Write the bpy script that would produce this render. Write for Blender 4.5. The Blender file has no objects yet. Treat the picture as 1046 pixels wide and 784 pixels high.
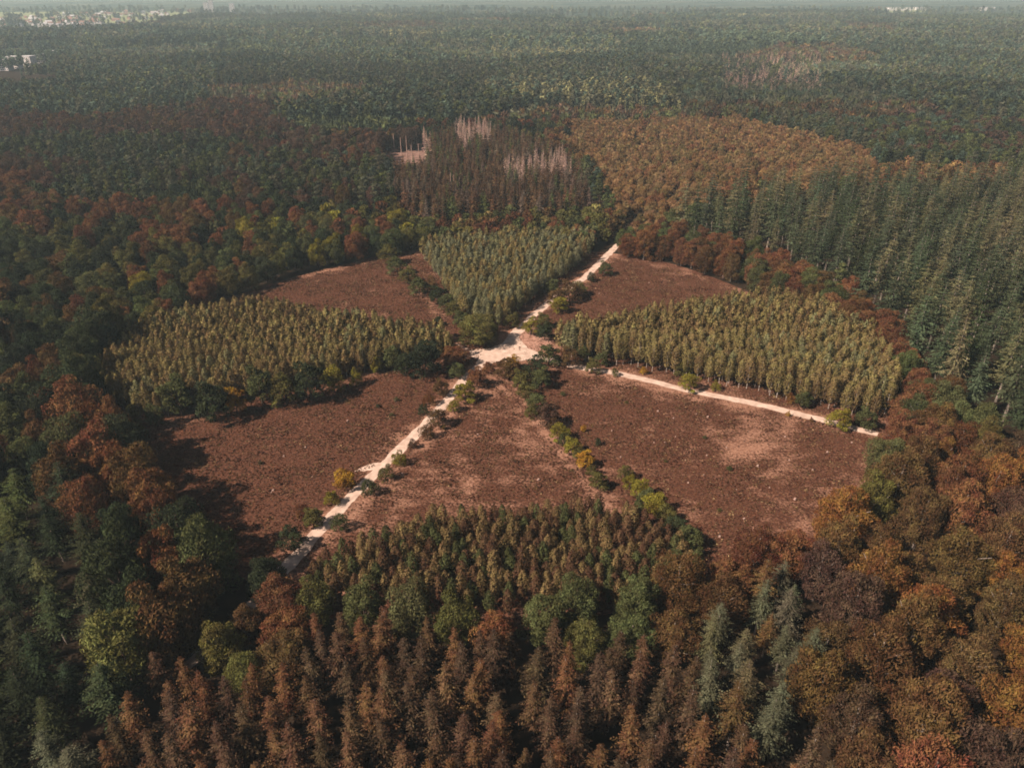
import bpy, math, random
import numpy as np
from mathutils import Vector

S = bpy.context.scene
C = S.collection
R_ = math.radians
random.seed(11)
rng = np.random.default_rng(11)

# ------------------------------------------------------------------ camera, sky, sun, exposure
PW, PH, F = 1046.0, 784.0, 760.0          # size of the photograph, focal length in its pixels
CAM_H = 120.0
PITCH = math.atan((392 + 18) / F)
SP, CP = math.sin(PITCH), math.cos(PITCH)
cam = bpy.data.objects.new('camera', bpy.data.cameras.new('camera'))
C.objects.link(cam)
cam.location = (0, 0, CAM_H)
cam.rotation_euler = (math.pi / 2 - PITCH, 0, 0)
cam.data.sensor_width = 36
cam.data.lens = 36 * F / PW
cam.data.clip_start = 1
cam.data.clip_end = 30000
S.camera = cam

SUN_EL = R_(42)
SUN_TO = Vector((0.88, 0.42, 0)).normalized()       # the way the shadows fall
sun = bpy.data.objects.new('sun', bpy.data.lights.new('sun', 'SUN'))
C.objects.link(sun)
sun.data.energy = 5.0
sun.data.angle = R_(0.5)
sun.data.color = (1.0, 0.80, 0.66)
sdir = Vector((SUN_TO.x * math.cos(SUN_EL), SUN_TO.y * math.cos(SUN_EL), -math.sin(SUN_EL)))
sun.rotation_euler = sdir.to_track_quat('-Z', 'Y').to_euler()
sun.location = (-300, -200, 400)

world = bpy.data.worlds.new('World')
S.world = world
world.use_nodes = True
wn = world.node_tree
sky = wn.nodes.new('ShaderNodeTexSky')
sky.sky_type = 'NISHITA'
sky.sun_disc = False
sky.air_density = 0.35
sky.dust_density = 0.4
sky.sun_elevation = SUN_EL
sky.sun_rotation = math.atan2(-SUN_TO.x, -SUN_TO.y)
bg = wn.nodes['Background']
bg.inputs['Strength'].default_value = 0.05
soft = wn.nodes.new('ShaderNodeHueSaturation')            # a milky autumn sky, paler than the clear one
soft.inputs['Saturation'].default_value = 0.45
wn.links.new(sky.outputs[0], soft.inputs['Color'])
wn.links.new(soft.outputs[0], bg.inputs['Color'])

S.view_settings.view_transform = 'Standard'
S.view_settings.look = 'None'
S.view_settings.exposure = 1.15
S.view_settings.gamma = 1
S.view_settings.use_curve_mapping = False
S.render.engine = 'CYCLES'
S.cycles.max_bounces = 3
S.cycles.diffuse_bounces = 1
S.cycles.glossy_bounces = 1
S.cycles.transmission_bounces = 2
S.cycles.volume_bounces = 1
S.cycles.transparent_max_bounces = 3
S.cycles.use_denoising = True
S.cycles.denoiser = 'OPENIMAGEDENOISE'
S.cycles.denoising_input_passes = 'RGB_ALBEDO_NORMAL'
S.cycles.denoising_prefilter = 'ACCURATE'
S.cycles.filter_width = 1.75


# ------------------------------------------------------------------ pixels of the photograph <-> the place
def unproj(px, py, z=0.0):
    u, v = (px - 523.0) / F, (392.0 - py) / F
    dy, dz = CP + v * SP, -SP + v * CP
    t = (z - CAM_H) / dz
    return u * t, dy * t


def proj(x, y, z):
    zz = z - CAM_H
    d = y * CP - zz * SP
    v = (y * SP + zz * CP) / d
    return 523.0 + F * x / d, 392.0 - F * v


def depth_of(x, y, z=0.0):
    return y * CP - (z - CAM_H) * SP


def poly(pts, z=0.0):
    return np.array([unproj(a, b, z) for a, b in pts])


def inside(P, x, y):
    """point in polygon, arrays"""
    x, y = np.asarray(x, float), np.asarray(y, float)
    res = np.zeros(x.shape, bool)
    n = len(P)
    for i in range(n):
        x0, y0 = P[i]
        x1, y1 = P[(i + 1) % n]
        if y0 == y1:
            continue
        c = ((y0 > y) != (y1 > y)) & (x < (x1 - x0) * (y - y0) / (y1 - y0) + x0)
        res ^= c
    return res


def seg_dist(x, y, line):
    """distance from points to a polyline, and how far along it"""
    best = np.full(np.shape(x), 1e9)
    for (ax, ay), (bx, by) in zip(line[:-1], line[1:]):
        dx, dy = bx - ax, by - ay
        t = np.clip(((x - ax) * dx + (y - ay) * dy) / (dx * dx + dy * dy), 0, 1)
        best = np.minimum(best, np.hypot(x - ax - t * dx, y - ay - t * dy))
    return best


_perm = np.random.default_rng(3).random((256, 256))


def noise(x, y, scale, off=0):
    x, y = np.asarray(x, float) / scale + off * 17.3, np.asarray(y, float) / scale + off * 9.1
    xi, yi = np.floor(x).astype(int), np.floor(y).astype(int)
    fx, fy = x - xi, y - yi
    fx, fy = fx * fx * (3 - 2 * fx), fy * fy * (3 - 2 * fy)
    g = lambda a, b: _perm[a % 256, b % 256]
    return (g(xi, yi) * (1 - fx) + g(xi + 1, yi) * fx) * (1 - fy) + (g(xi, yi + 1) * (1 - fx) + g(xi + 1, yi + 1) * fx) * fy


# ------------------------------------------------------------------ materials
def nt_new(name):
    m = bpy.data.materials.new(name)
    m.use_nodes = True
    m.node_tree.nodes.clear()
    return m, m.node_tree


def N(nt, typ, **kw):
    n = nt.nodes.new(typ)
    for k, v in kw.items():
        setattr(n, k, v)
    return n


def leaf_material(name, source, spread=0.38, trans=0.16, patch=.33):
    """leaves: the tree's own colour, a little different from spray to spray, some light coming through"""
    m, nt = nt_new(name)
    out = N(nt, 'ShaderNodeOutputMaterial')
    if source == 'object':
        c = N(nt, 'ShaderNodeObjectInfo').outputs['Color']
    else:
        a = N(nt, 'ShaderNodeAttribute', attribute_name='tint')
        c = a.outputs['Color']
    geo = N(nt, 'ShaderNodeNewGeometry')
    mr = N(nt, 'ShaderNodeMapRange')
    mr.inputs['To Min'].default_value = 1 - spread
    mr.inputs['To Max'].default_value = 1 + spread
    nt.links.new(geo.outputs['Random Per Island'], mr.inputs['Value'])
    hsv = N(nt, 'ShaderNodeHueSaturation')
    mh = N(nt, 'ShaderNodeMath', operation='MULTIPLY_ADD')
    mh.inputs[1].default_value = -0.03
    mh.inputs[2].default_value = 0.523
    fr = N(nt, 'ShaderNodeMath', operation='FRACT')
    ml = N(nt, 'ShaderNodeMath', operation='MULTIPLY')
    ml.inputs[1].default_value = 7.31
    nt.links.new(geo.outputs['Random Per Island'], ml.inputs[0])
    nt.links.new(ml.outputs[0], fr.inputs[0])
    nt.links.new(fr.outputs[0], mh.inputs[0])
    co = N(nt, 'ShaderNodeTexCoord')
    nz = N(nt, 'ShaderNodeTexNoise')
    nz.inputs['Scale'].default_value = patch
    nz.inputs['Detail'].default_value = 1
    nt.links.new(co.outputs['Object'], nz.inputs['Vector'])
    pv = N(nt, 'ShaderNodeMapRange')
    pv.inputs['From Min'].default_value = .3
    pv.inputs['From Max'].default_value = .7
    pv.inputs['To Min'].default_value = .62
    pv.inputs['To Max'].default_value = 1.38
    nt.links.new(nz.outputs['Fac'], pv.inputs['Value'])
    pm = N(nt, 'ShaderNodeMath', operation='MULTIPLY')
    nt.links.new(pv.outputs[0], pm.inputs[0])
    nt.links.new(mr.outputs[0], pm.inputs[1])
    nt.links.new(pm.outputs[0], hsv.inputs['Value'])
    ph = N(nt, 'ShaderNodeMath', operation='MULTIPLY_ADD')
    ph.inputs[1].default_value = .10
    ph.inputs[2].default_value = -.05
    nt.links.new(nz.outputs['Fac'], ph.inputs[0])
    pa = N(nt, 'ShaderNodeMath', operation='ADD')
    nt.links.new(ph.outputs[0], pa.inputs[0])
    nt.links.new(mh.outputs[0], pa.inputs[1])
    nt.links.new(pa.outputs[0], hsv.inputs['Hue'])
    nt.links.new(c, hsv.inputs['Color'])
    d = N(nt, 'ShaderNodeBsdfDiffuse')
    t = N(nt, 'ShaderNodeBsdfTranslucent')
    mx = N(nt, 'ShaderNodeMixShader')
    mx.inputs[0].default_value = trans
    nt.links.new(hsv.outputs[0], d.inputs['Color'])
    nt.links.new(hsv.outputs[0], t.inputs['Color'])
    nt.links.new(d.outputs[0], mx.inputs[1])
    nt.links.new(t.outputs[0], mx.inputs[2])
    nt.links.new(mx.outputs[0], out.inputs['Surface'])
    return m


def noise_material(name, c1, c2, scale=3.0, rough=0.9, bump=0.0, detail=4.0, c3=None):
    m, nt = nt_new(name)
    out = N(nt, 'ShaderNodeOutputMaterial')
    b = N(nt, 'ShaderNodeBsdfPrincipled')
    b.inputs['Roughness'].default_value = rough
    b.inputs['Specular IOR Level'].default_value = 0.15
    co = N(nt, 'ShaderNodeTexCoord')
    tx = N(nt, 'ShaderNodeTexNoise')
    tx.inputs['Scale'].default_value = scale
    tx.inputs['Detail'].default_value = detail
    nt.links.new(co.outputs['Object'], tx.inputs['Vector'])
    rp = N(nt, 'ShaderNodeValToRGB')
    rp.color_ramp.elements[0].position = 0.36
    rp.color_ramp.elements[1].position = 0.66
    rp.color_ramp.elements[0].color = (*c1, 1)
    rp.color_ramp.elements[1].color = (*c2, 1)
    nt.links.new(tx.outputs['Fac'], rp.inputs[0])
    nt.links.new(rp.outputs[0], b.inputs['Base Color'])
    if bump:
        bp = N(nt, 'ShaderNodeBump')
        bp.inputs['Strength'].default_value = bump
        bp.inputs['Distance'].default_value = 0.3
        nt.links.new(tx.outputs['Fac'], bp.inputs['Height'])
        nt.links.new(bp.outputs[0], b.inputs['Normal'])
    nt.links.new(b.outputs[0], out.inputs['Surface'])
    return m


M_LEAF = leaf_material('leaves', 'object')
M_LEAF_MASS = leaf_material('leaves_of_the_mass', 'mesh')
M_LEAF_THIN = leaf_material('thin_leaves', 'object', .28, .24)
M_LEAF_MASS_THIN = leaf_material('thin_leaves_of_the_mass', 'mesh', .28, .24)
THIN = ('silver_birch', 'birch_tree', 'aspen_tree', 'young_larch', 'golden_larch')
M_BARK = noise_material('brown_bark', (.035, .024, .018), (.085, .062, .048), 2.5, bump=.3)
M_GREYBARK = noise_material('grey_bark', (.12, .10, .085), (.26, .22, .19), 2.0, bump=.3)
M_BIRCHBARK = noise_material('birch_bark', (.16, .13, .11), (.58, .52, .46), 1.4)
M_DEADWOOD = noise_material('dead_wood', (.22, .15, .12), (.40, .28, .24), 1.5)
M_SAND = noise_material('sand', (.34, .25, .20), (.50, .385, .315), 0.45, bump=.15, detail=8)
M_SAND_TRODDEN = noise_material('trodden_soil', (.20, .105, .075), (.34, .20, .15), 0.5, bump=.2, detail=8)

M_FELLED = noise_material('felled_ground', (.09, .05, .038), (.24, .15, .12), .3, bump=.2, detail=8)

# forest floor and far land, one sheet
M_GROUND, nt = nt_new('forest_floor')
out = N(nt, 'ShaderNodeOutputMaterial')
b = N(nt, 'ShaderNodeBsdfDiffuse')
co = N(nt, 'ShaderNodeTexCoord')
n1 = N(nt, 'ShaderNodeTexNoise'); n1.inputs['Scale'].default_value = .35; n1.inputs['Detail'].default_value = 6
n2 = N(nt, 'ShaderNodeTexNoise'); n2.inputs['Scale'].default_value = .004; n2.inputs['Detail'].default_value = 5
r1 = N(nt, 'ShaderNodeValToRGB')
r1.color_ramp.elements[0].color = (.012, .010, .007, 1); r1.color_ramp.elements[1].color = (.036, .024, .016, 1)
r2 = N(nt, 'ShaderNodeValToRGB')
r2.color_ramp.elements[0].color = (.02, .035, .02, 1); r2.color_ramp.elements[0].position = .4
r2.color_ramp.elements[1].color = (.07, .075, .045, 1); r2.color_ramp.elements[1].position = .62
ln = N(nt, 'ShaderNodeVectorMath', operation='LENGTH')
mp = N(nt, 'ShaderNodeMapRange')
mp.inputs['From Min'].default_value = 2300; mp.inputs['From Max'].default_value = 3000
mx = N(nt, 'ShaderNodeMix', data_type='RGBA')
for a in (n1, n2):
    nt.links.new(co.outputs['Object'], a.inputs['Vector'])
nt.links.new(co.outputs['Object'], ln.inputs[0])
nt.links.new(ln.outputs['Value'], mp.inputs['Value'])
nt.links.new(n1.outputs['Fac'], r1.inputs[0]); nt.links.new(n2.outputs['Fac'], r2.inputs[0])
nt.links.new(mp.outputs[0], mx.inputs['Factor'])
nt.links.new(r1.outputs[0], mx.inputs['A']); nt.links.new(r2.outputs[0], mx.inputs['B'])
nt.links.new(mx.outputs['Result'], b.inputs['Color'])
nt.links.new(b.outputs[0], out.inputs['Surface'])

# heath: purple-brown heather, bare soil where the mesh says so
M_HEATH, nt = nt_new('heath')
out = N(nt, 'ShaderNodeOutputMaterial')
b = N(nt, 'ShaderNodeBsdfDiffuse')
co = N(nt, 'ShaderNodeTexCoord')
n1 = N(nt, 'ShaderNodeTexNoise'); n1.inputs['Scale'].default_value = 1.3; n1.inputs['Detail'].default_value = 7; n1.inputs['Roughness'].default_value = .65
n2 = N(nt, 'ShaderNodeTexNoise'); n2.inputs['Scale'].default_value = .12; n2.inputs['Detail'].default_value = 5
r1 = N(nt, 'ShaderNodeValToRGB')
r1.color_ramp.elements[0].position = .32; r1.color_ramp.elements[0].color = (.026, .012, .009, 1)
r1.color_ramp.elements[1].position = .72; r1.color_ramp.elements[1].color = (.135, .062, .038, 1)
r2 = N(nt, 'ShaderNodeValToRGB')
r2.color_ramp.elements[0].position = .35; r2.color_ramp.elements[0].color = (.15, .074, .048, 1)
r2.color_ramp.elements[1].position = .75; r2.color_ramp.elements[1].color = (.34, .20, .14, 1)
at = N(nt, 'ShaderNodeAttribute', attribute_name='bare')
ad = N(nt, 'ShaderNodeMath', operation='ADD')
m2 = N(nt, 'ShaderNodeMath', operation='MULTIPLY_ADD'); m2.inputs[1].default_value = 1.6; m2.inputs[2].default_value = -.8
m3 = N(nt, 'ShaderNodeMath', operation='MULTIPLY_ADD'); m3.inputs[1].default_value = 2.2; m3.inputs[2].default_value = -1.1
cl = N(nt, 'ShaderNodeMath', operation='ADD', use_clamp=True)
mx = N(nt, 'ShaderNodeMix', data_type='RGBA')
bp = N(nt, 'ShaderNodeBump'); bp.inputs['Strength'].default_value = .8; bp.inputs['Distance'].default_value = .35
for a in (n1, n2):
    nt.links.new(co.outputs['Object'], a.inputs['Vector'])
nt.links.new(n2.outputs['Fac'], m2.inputs[0]); nt.links.new(n1.outputs['Fac'], m3.inputs[0])
nt.links.new(m2.outputs[0], ad.inputs[0]); nt.links.new(m3.outputs[0], ad.inputs[1])
nt.links.new(ad.outputs[0], cl.inputs[0]); nt.links.new(at.outputs['Fac'], cl.inputs[1])
nt.links.new(n1.outputs['Fac'], r1.inputs[0]); nt.links.new(n1.outputs['Fac'], r2.inputs[0])
nt.links.new(cl.outputs[0], mx.inputs['Factor'])
nt.links.new(r1.outputs[0], mx.inputs['A']); nt.links.new(r2.outputs[0], mx.inputs['B'])
nt.links.new(mx.outputs['Result'], b.inputs['Color'])
nt.links.new(n1.outputs['Fac'], bp.inputs['Height']); nt.links.new(bp.outputs[0], b.inputs['Normal'])
nt.links.new(b.outputs[0], out.inputs['Surface'])


# ------------------------------------------------------------------ mesh helpers
def mesh_obj(name, me, mats, parent=None):
    for m in mats if isinstance(mats, (list, tuple)) else [mats]:
        me.materials.append(m)
    o = bpy.data.objects.new(name, me)
    C.objects.link(o)
    o.parent = parent
    return o


def mesh_py(name, verts, faces):
    me = bpy.data.meshes.new(name)
    me.from_pydata([tuple(v) for v in verts], [], faces)
    me.update()
    return me


def cards_mesh(name, Q, tint=None):
    """n x k x 3 array of loose k-gons -> mesh; optional colour per face"""
    n, k = Q.shape[:2]
    me = bpy.data.meshes.new(name)
    me.vertices.add(n * k)
    me.vertices.foreach_set('co', np.ascontiguousarray(Q, np.float32).ravel())
    me.loops.add(n * k)
    me.loops.foreach_set('vertex_index', np.arange(n * k, dtype=np.int32))
    me.polygons.add(n)
    me.polygons.foreach_set('loop_start', np.arange(0, n * k, k, dtype=np.int32))
    me.polygons.foreach_set('loop_total', np.full(n, k, np.int32))
    if tint is not None:
        a = me.attributes.new('tint', 'FLOAT_COLOR', 'FACE')
        a.data.foreach_set('color', np.ascontiguousarray(np.c_[tint, np.ones(n)], np.float32).ravel())
    me.update(calc_edges=True)
    return me


def tag(o, label=None, cat=None, group=None, kind=None):
    if label: o['label'] = label
    if cat: o['category'] = cat
    if group: o['group'] = group
    if kind: o['kind'] = kind
    return o


def unit(v):
    return v / np.maximum(np.linalg.norm(v, axis=-1, keepdims=True), 1e-9)


def make_cards(P, Nrm, A, length, width, k=4):
    """cards at P with normal Nrm and long axis A (both made orthogonal)"""
    Nrm = unit(Nrm)
    A = unit(A - (A * Nrm).sum(1, keepdims=True) * Nrm)
    B = np.cross(Nrm, A)
    l, w = np.asarray(length)[:, None] / 2, np.asarray(width)[:, None] / 2
    if k == 3:
        return np.stack([P - A * l - B * w, P - A * l + B * w, P + A * l], 1)
    return np.stack([P - A * l, P - B * w, P + A * l, P + B * w], 1)      # a lozenge


# ------------------------------------------------------------------ crowns (metres, base of the tree at 0)
def broadleaf(seed, Ht=18.0, R=6.0, z0=4.5, n=2600, size=.85, k=4, lobes=17, low=1.35):
    g = np.random.default_rng(seed)
    cz, rz = (Ht + z0) / 2, (Ht - z0) / 2
    L, LR = [], []
    for i in range(lobes):
        u = 1 - low * (i + .5) / lobes
        ph = i * 2.39996 + g.uniform(-.4, .4)
        s = math.sqrt(max(0, 1 - u * u))
        q = g.uniform(.50, .90)
        L.append((R * s * math.cos(ph) * q, R * s * math.sin(ph) * q, cz + rz * u * q))
        LR.append(R * g.uniform(.20, .40))
    L, LR = np.array(L), np.array(LR)
    m = int(n * 2.2)
    idx = g.integers(0, lobes, m)
    d = unit(g.normal(size=(m, 3)) + np.array([0, 0, .45]))
    P = L[idx] + d * (LR[idx] * g.uniform(.70, 1.22, m))[:, None] * np.array([1, 1, .9])
    dist = np.linalg.norm((P[:, None, :] - L[None]), axis=2) / LR[None]
    dist[np.arange(m), idx] = 9
    keep = (dist.min(1) > .80) & (P[:, 2] > max(z0 * .55, .05))
    P, d = P[keep][:n], d[keep][:n]
    m = len(P)
    rad = unit(P - np.array([0, 0, cz - rz * .7]))
    Nr = unit(d * .9 + g.normal(size=(m, 3)) * .7)
    A = rad + g.normal(size=(m, 3)) * .35
    f = g.uniform(.7, 1.4, m)
    return make_cards(P, Nr, A, size * 1.7 * f, size * .55 * f, k)


def conifer(seed, Ht=28.0, R=3.4, z0=5.0, whorls=24, per=8, sub=6, droop=.30, size=1.0, k=4, power=.8, ragged=.25):
    g = np.random.default_rng(seed)
    P, Nn, A, ln, wd = [], [], [], [], []
    for i in range(whorls):
        t = (i + g.uniform(-.3, .3)) / whorls
        t = min(max(t, 0), .985)
        z = z0 + (Ht - z0) * t
        r = R * min(1.0, (1 - t) ** power * 1.02 + .02) * (1 if t > .12 else .72 + 2.2 * t)
        a0 = g.uniform(0, 6.28)
        for j in range(per):
            if g.random() < .08:
                continue
            a = a0 + j * 6.283 / per + g.uniform(-.25, .25)
            rr = r * g.uniform(1 - ragged, 1 + ragged)
            dr = droop + g.uniform(-.12, .12)
            ax = np.array([math.cos(a), math.sin(a), -dr])
            side = np.array([-math.sin(a), math.cos(a), 0])
            for s_ in range(sub):
                u = (s_ + .7) / sub
                p = np.array([0, 0, z]) + ax * rr * u + np.array([0, 0, .10 * rr * u * u])
                sg = 1 if s_ % 2 else -1
                w = (.30 * (1 - .55 * u) * rr + .25)
                P.append(p + side * sg * w * .35)
                Nn.append(np.array([ax[0] * .35, ax[1] * .35, 1.0]) + g.normal(size=3) * .55)
                A.append(side * sg * .8 + ax * .9 + g.normal(size=3) * .15)
                ln.append(w * 1.9 * size)
                wd.append(w * .85 * size)
    for u in np.linspace(.86, 1.0, 4):               # the leader
        P.append(np.array([0, 0, z0 + (Ht - z0) * u])); Nn.append(g.normal(size=3) * np.array([1, 1, .1])); A.append(np.array([0, 0, 1.0]))
        ln.append(Ht * .06); wd.append(.35 * size)
    return make_cards(np.array(P), np.array(Nn), np.array(A), np.array(ln), np.array(wd), k)


def slender(seed, Ht=11.0, R=1.9, z0=2.2, n=340, size=.62, k=4, point=.6):
    """a narrow ovoid crown of hanging sprays"""
    g = np.random.default_rng(seed)
    t = g.beta(1.5, 1.6, n)
    prof = np.sin(np.pi * np.clip(t, 0, 1) ** (.85)) ** .6 * (1 - .12 * t)
    a = g.uniform(0, 6.283, n)
    bump = 1 + .22 * np.sin(a * 3 + g.uniform(0, 6) + t * 5) + .12 * np.sin(a * 5 + t * 11)
    r = R * prof * bump * np.sqrt(g.uniform(.35, 1.1, n))
    P = np.c_[r * np.cos(a), r * np.sin(a), z0 + (Ht - z0) * t]
    d = np.c_[np.cos(a), np.sin(a), .5 + 0 * a]
    Nr = d + g.normal(size=(n, 3)) * .5
    A = np.c_[np.cos(a) * .6, np.sin(a) * .6, .7 * np.ones(n)] + g.normal(size=(n, 3)) * .45
    f = g.uniform(.7, 1.4, n)
    return make_cards(P, Nr, A, size * 1.7 * f, size * .72 * f, k)


def pine(seed, Ht=20.0, R=3.6, z0=9.0, n=700, size=.8, k=4, clumps=10):
    """flat clumps on a bare stem"""
    g = np.random.default_rng(seed)
    Lc = []
    for i in range(clumps):
        t = (i + .5) / clumps
        a = i * 2.4 + g.uniform(-.4, .4)
        q = R * (1 - .55 * t) * g.uniform(.35, .75) if i < clumps - 1 else 0
        Lc.append((q * math.cos(a), q * math.sin(a), z0 + (Ht - z0) * (t * .9 + .05), R * g.uniform(.36, .55)))
    Lc = np.array(Lc)
    idx = g.integers(0, clumps, n)
    d = unit(g.normal(size=(n, 3)) + np.array([0, 0, .5]))
    P = Lc[idx, :3] + d * (Lc[idx, 3] * g.uniform(.6, 1.1, n))[:, None] * np.array([1, 1, .62])
    Nr = d + g.normal(size=(n, 3)) * .5
    A = d + g.normal(size=(n, 3)) * .6
    f = g.uniform(.7, 1.35, n)
    return make_cards(P, Nr, A, size * 1.3 * f, size * .7 * f, k)


def dead_crown(seed, Ht=24.0, R=2.4, whorls=22, per=6, z0=5):
    g = np.random.default_rng(seed)
    P, Nn, A, ln, wd = [], [], [], [], []
    for i in range(whorls):
        t = i / whorls
        z = z0 + (Ht - z0) * t
        r = R * (1 - t) ** .75 + .2
        for j in range(per):
            a = g.uniform(0, 6.283)
            rr = r * g.uniform(.5, 1.15)
            ax = np.array([math.cos(a), math.sin(a), -.25 + g.uniform(-.15, .15)])
            for q in (.5, .85):
                P.append(np.array([0, 0, z]) + ax * rr * q)
                Nn.append(np.array([-math.sin(a) * .4, math.cos(a) * .4, 1]) + g.normal(size=3) * .7)
                A.append(ax + g.normal(size=3) * .25)
                ln.append(rr * .75); wd.append(.20 + .10 * rr)
    return make_cards(np.array(P), np.array(Nn), np.array(A), np.array(ln), np.array(wd), 4)


def stem_mesh(name, Ht, r0, r1=.05, limbs=(), seed=0, sides=6):
    """a tapered, slightly crooked stem with limbs: (height, azimuth, length, rise, radius)"""
    g = random.Random(seed)
    V, Fc = [], []

    def tube(p0, p1, ra, rb, segs=4, wob=0.0):
        base = len(V)
        p0, p1 = np.array(p0, float), np.array(p1, float)
        ax = unit(p1 - p0)
        s1 = unit(np.cross(ax, np.array([.3, .9, .1])))
        s2 = np.cross(ax, s1)
        for i in range(segs + 1):
            t = i / segs
            c = p0 + (p1 - p0) * t
            if 0 < i:
                c = c + (s1 * g.uniform(-1, 1) + s2 * g.uniform(-1, 1)) * wob
            r = ra + (rb - ra) * t
            for j in range(sides):
                an = 6.283 * j / sides
                V.append(c + (s1 * math.cos(an) + s2 * math.sin(an)) * r)
        for i in range(segs):
            for j in range(sides):
                a, b_ = base + i * sides + j, base + i * sides + (j + 1) % sides
                Fc.append((a, b_, b_ + sides, a + sides))
        Fc.append(tuple(base + segs * sides + j for j in range(sides)))

    tube((0, 0, -.15), (0, 0, Ht), r0, r1, 6, Ht * .006)
    for h, az, l, rise, rr in limbs:
        tube((0, 0, h), (l * math.cos(az), l * math.sin(az), h + rise), rr, rr * .3, 3, l * .05)
    return mesh_py(name, V, Fc)


def limbs_for(seed, z0, Ht, R, n, r):
    g = random.Random(seed)
    return [(z0 * .7 + (Ht - z0) * .55 * i / n, i * 2.4 + g.uniform(-.3, .3), R * g.uniform(.5, .8), (Ht - z0) * g.uniform(.18, .35), r * g.uniform(.3, .5)) for i in range(n)]


# ------------------------------------------------------------------ kinds of tree: nominal height, radius, crowns at four levels, stem
KIND = {}


def kind(name, cat, Ht, R, make, n0, n1, n2, stem, bark, nvar=5):
    KIND[name] = dict(cat=cat, H=Ht, R=R,
                      lod0=[make(101 + 7 * i, 0) for i in range(nvar)],
                      lod1=[make(301 + 7 * i, 1) for i in range(4)],
                      lod2=[make(501 + 7 * i, 2) for i in range(4)],
                      stem=stem, bark=bark, meshes=None)


B = lambda n, sz, **kw: n
kind('beech_tree', 'tree', 19, 5.9, lambda s, l: broadleaf(s, 19, 5.9, -5.0, (12500, 1500, 100)[l], (.36, 1.05, 3.1)[l], (4, 4, 3)[l], (44, 26, 12)[l], 1.5), 0, 0, 0,
     lambda i: stem_mesh('trunk', 15, .42, .10, limbs_for(i, 4, 19, 6, 7, .42), i), M_GREYBARK, 7)
kind('oak_tree', 'tree', 16, 5.2, lambda s, l: broadleaf(s, 16, 5.2, -4.5, (9000, 1050, 90)[l], (.36, 1.0, 2.9)[l], (4, 4, 3)[l], (34, 22, 10)[l], 1.5), 0, 0, 0,
     lambda i: stem_mesh('trunk', 12, .40, .10, limbs_for(i, 3, 16, 5, 7, .4), i), M_BARK, 6)
kind('larch_tree', 'tree', 16.5, 3.1, lambda s, l: conifer(s, 16.5, 2.9, 2.5, (16, 13, 8)[l], (8, 7, 5)[l], (12, 5, 2)[l], .25, (.48, 1.2, 2.2)[l], (4, 4, 3)[l], .62, .48), 0, 0, 0,
     lambda i: stem_mesh('trunk', 16.1, .22, .03, (), i), M_GREYBARK, 6)
kind('golden_larch', 'tree', 13, 3.0, lambda s, l: broadleaf(s, 13, 3.0, 2.5, (1300, 380, 50)[l], (.42, .75, 1.9)[l], (4, 4, 3)[l], (16, 14, 9)[l], 1.3), 0, 0, 0,
     lambda i: stem_mesh('trunk', 11.5, .22, .03, (), i), M_BARK, 5)
kind('spruce_tree', 'tree', 17, 2.8, lambda s, l: conifer(s, 17, 2.8, 3, (15, 12, 7)[l], (8, 6, 5)[l], (7, 5, 2)[l], .25, (.8, 1.1, 2.3)[l], (4, 4, 3)[l], .62, .4), 0, 0, 0,
     lambda i: stem_mesh('trunk', 16.5, .24, .03, (), i), M_GREYBARK, 5)
kind('douglas_fir', 'tree', 31, 5.4, lambda s, l: conifer(s, 31, 5.4, 8.5, (18, 14, 8)[l], (8, 7, 5)[l], (15, 7, 2)[l], .22, (.42, .85, 2.3)[l], (4, 4, 3)[l], .66, .5), 0, 0, 0,
     lambda i: stem_mesh('trunk', 30.4, .45, .04, (), i), M_GREYBARK, 6)
kind('pine_tree', 'tree', 19, 3.7, lambda s, l: pine(s, 19, 3.7, 7, (1300, 420, 75)[l], (.55, .95, 2.0)[l], (4, 4, 3)[l]), 0, 0, 0,
     lambda i: stem_mesh('trunk', 18, .24, .05, limbs_for(i, 9, 19, 2.5, 5, .2), i), M_BARK, 5)
kind('birch_tree', 'tree', 12, 1.7, lambda s, l: slender(s, 12, 1.7, 2.2, (800, 330, 30)[l], (.33, .55, 1.7)[l], (4, 4, 3)[l]), 0, 0, 0,
     lambda i: stem_mesh('trunk', 12, .11, .02, limbs_for(i, 4, 12, 1.5, 4, .09), i, 5), M_BIRCHBARK, 6)
kind('silver_birch', 'tree', 10.5, 1.6, lambda s, l: slender(s, 10.5, 1.6, 1.6, (750, 330, 30)[l], (.33, .52, 1.6)[l], (4, 4, 3)[l]), 0, 0, 0,
     lambda i: stem_mesh('trunk', 10, .10, .02, limbs_for(i, 3, 10, 1.4, 4, .08), i, 5), M_BIRCHBARK, 6)
kind('aspen_tree', 'tree', 10.5, 1.75, lambda s, l: slender(s, 10.5, 1.75, 1.4, (750, 330, 30)[l], (.35, .55, 1.7)[l], (4, 4, 3)[l]), 0, 0, 0,
     lambda i: stem_mesh('trunk', 10, .11, .02, limbs_for(i, 3, 11, 1.5, 4, .08), i, 5), M_GREYBARK, 6)
kind('young_larch', 'tree', 8.5, 1.45, lambda s, l: slender(s, 8.5, 1.45, .9, (800, 330, 30)[l], (.28, .46, 1.5)[l], (4, 4, 3)[l]), 0, 0, 0,
     lambda i: stem_mesh('trunk', 8.5, .10, .02, limbs_for(i, 2, 9, 1.2, 4, .07), i, 5), M_BARK, 6)
kind('dead_spruce', 'dead tree', 17, 2.3, lambda s, l: dead_crown(s, 17, 2.3, 18, 5, 3), 0, 0, 0,
     lambda i: stem_mesh('trunk', 17, .20, .03, (), i), M_DEADWOOD, 4)
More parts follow.
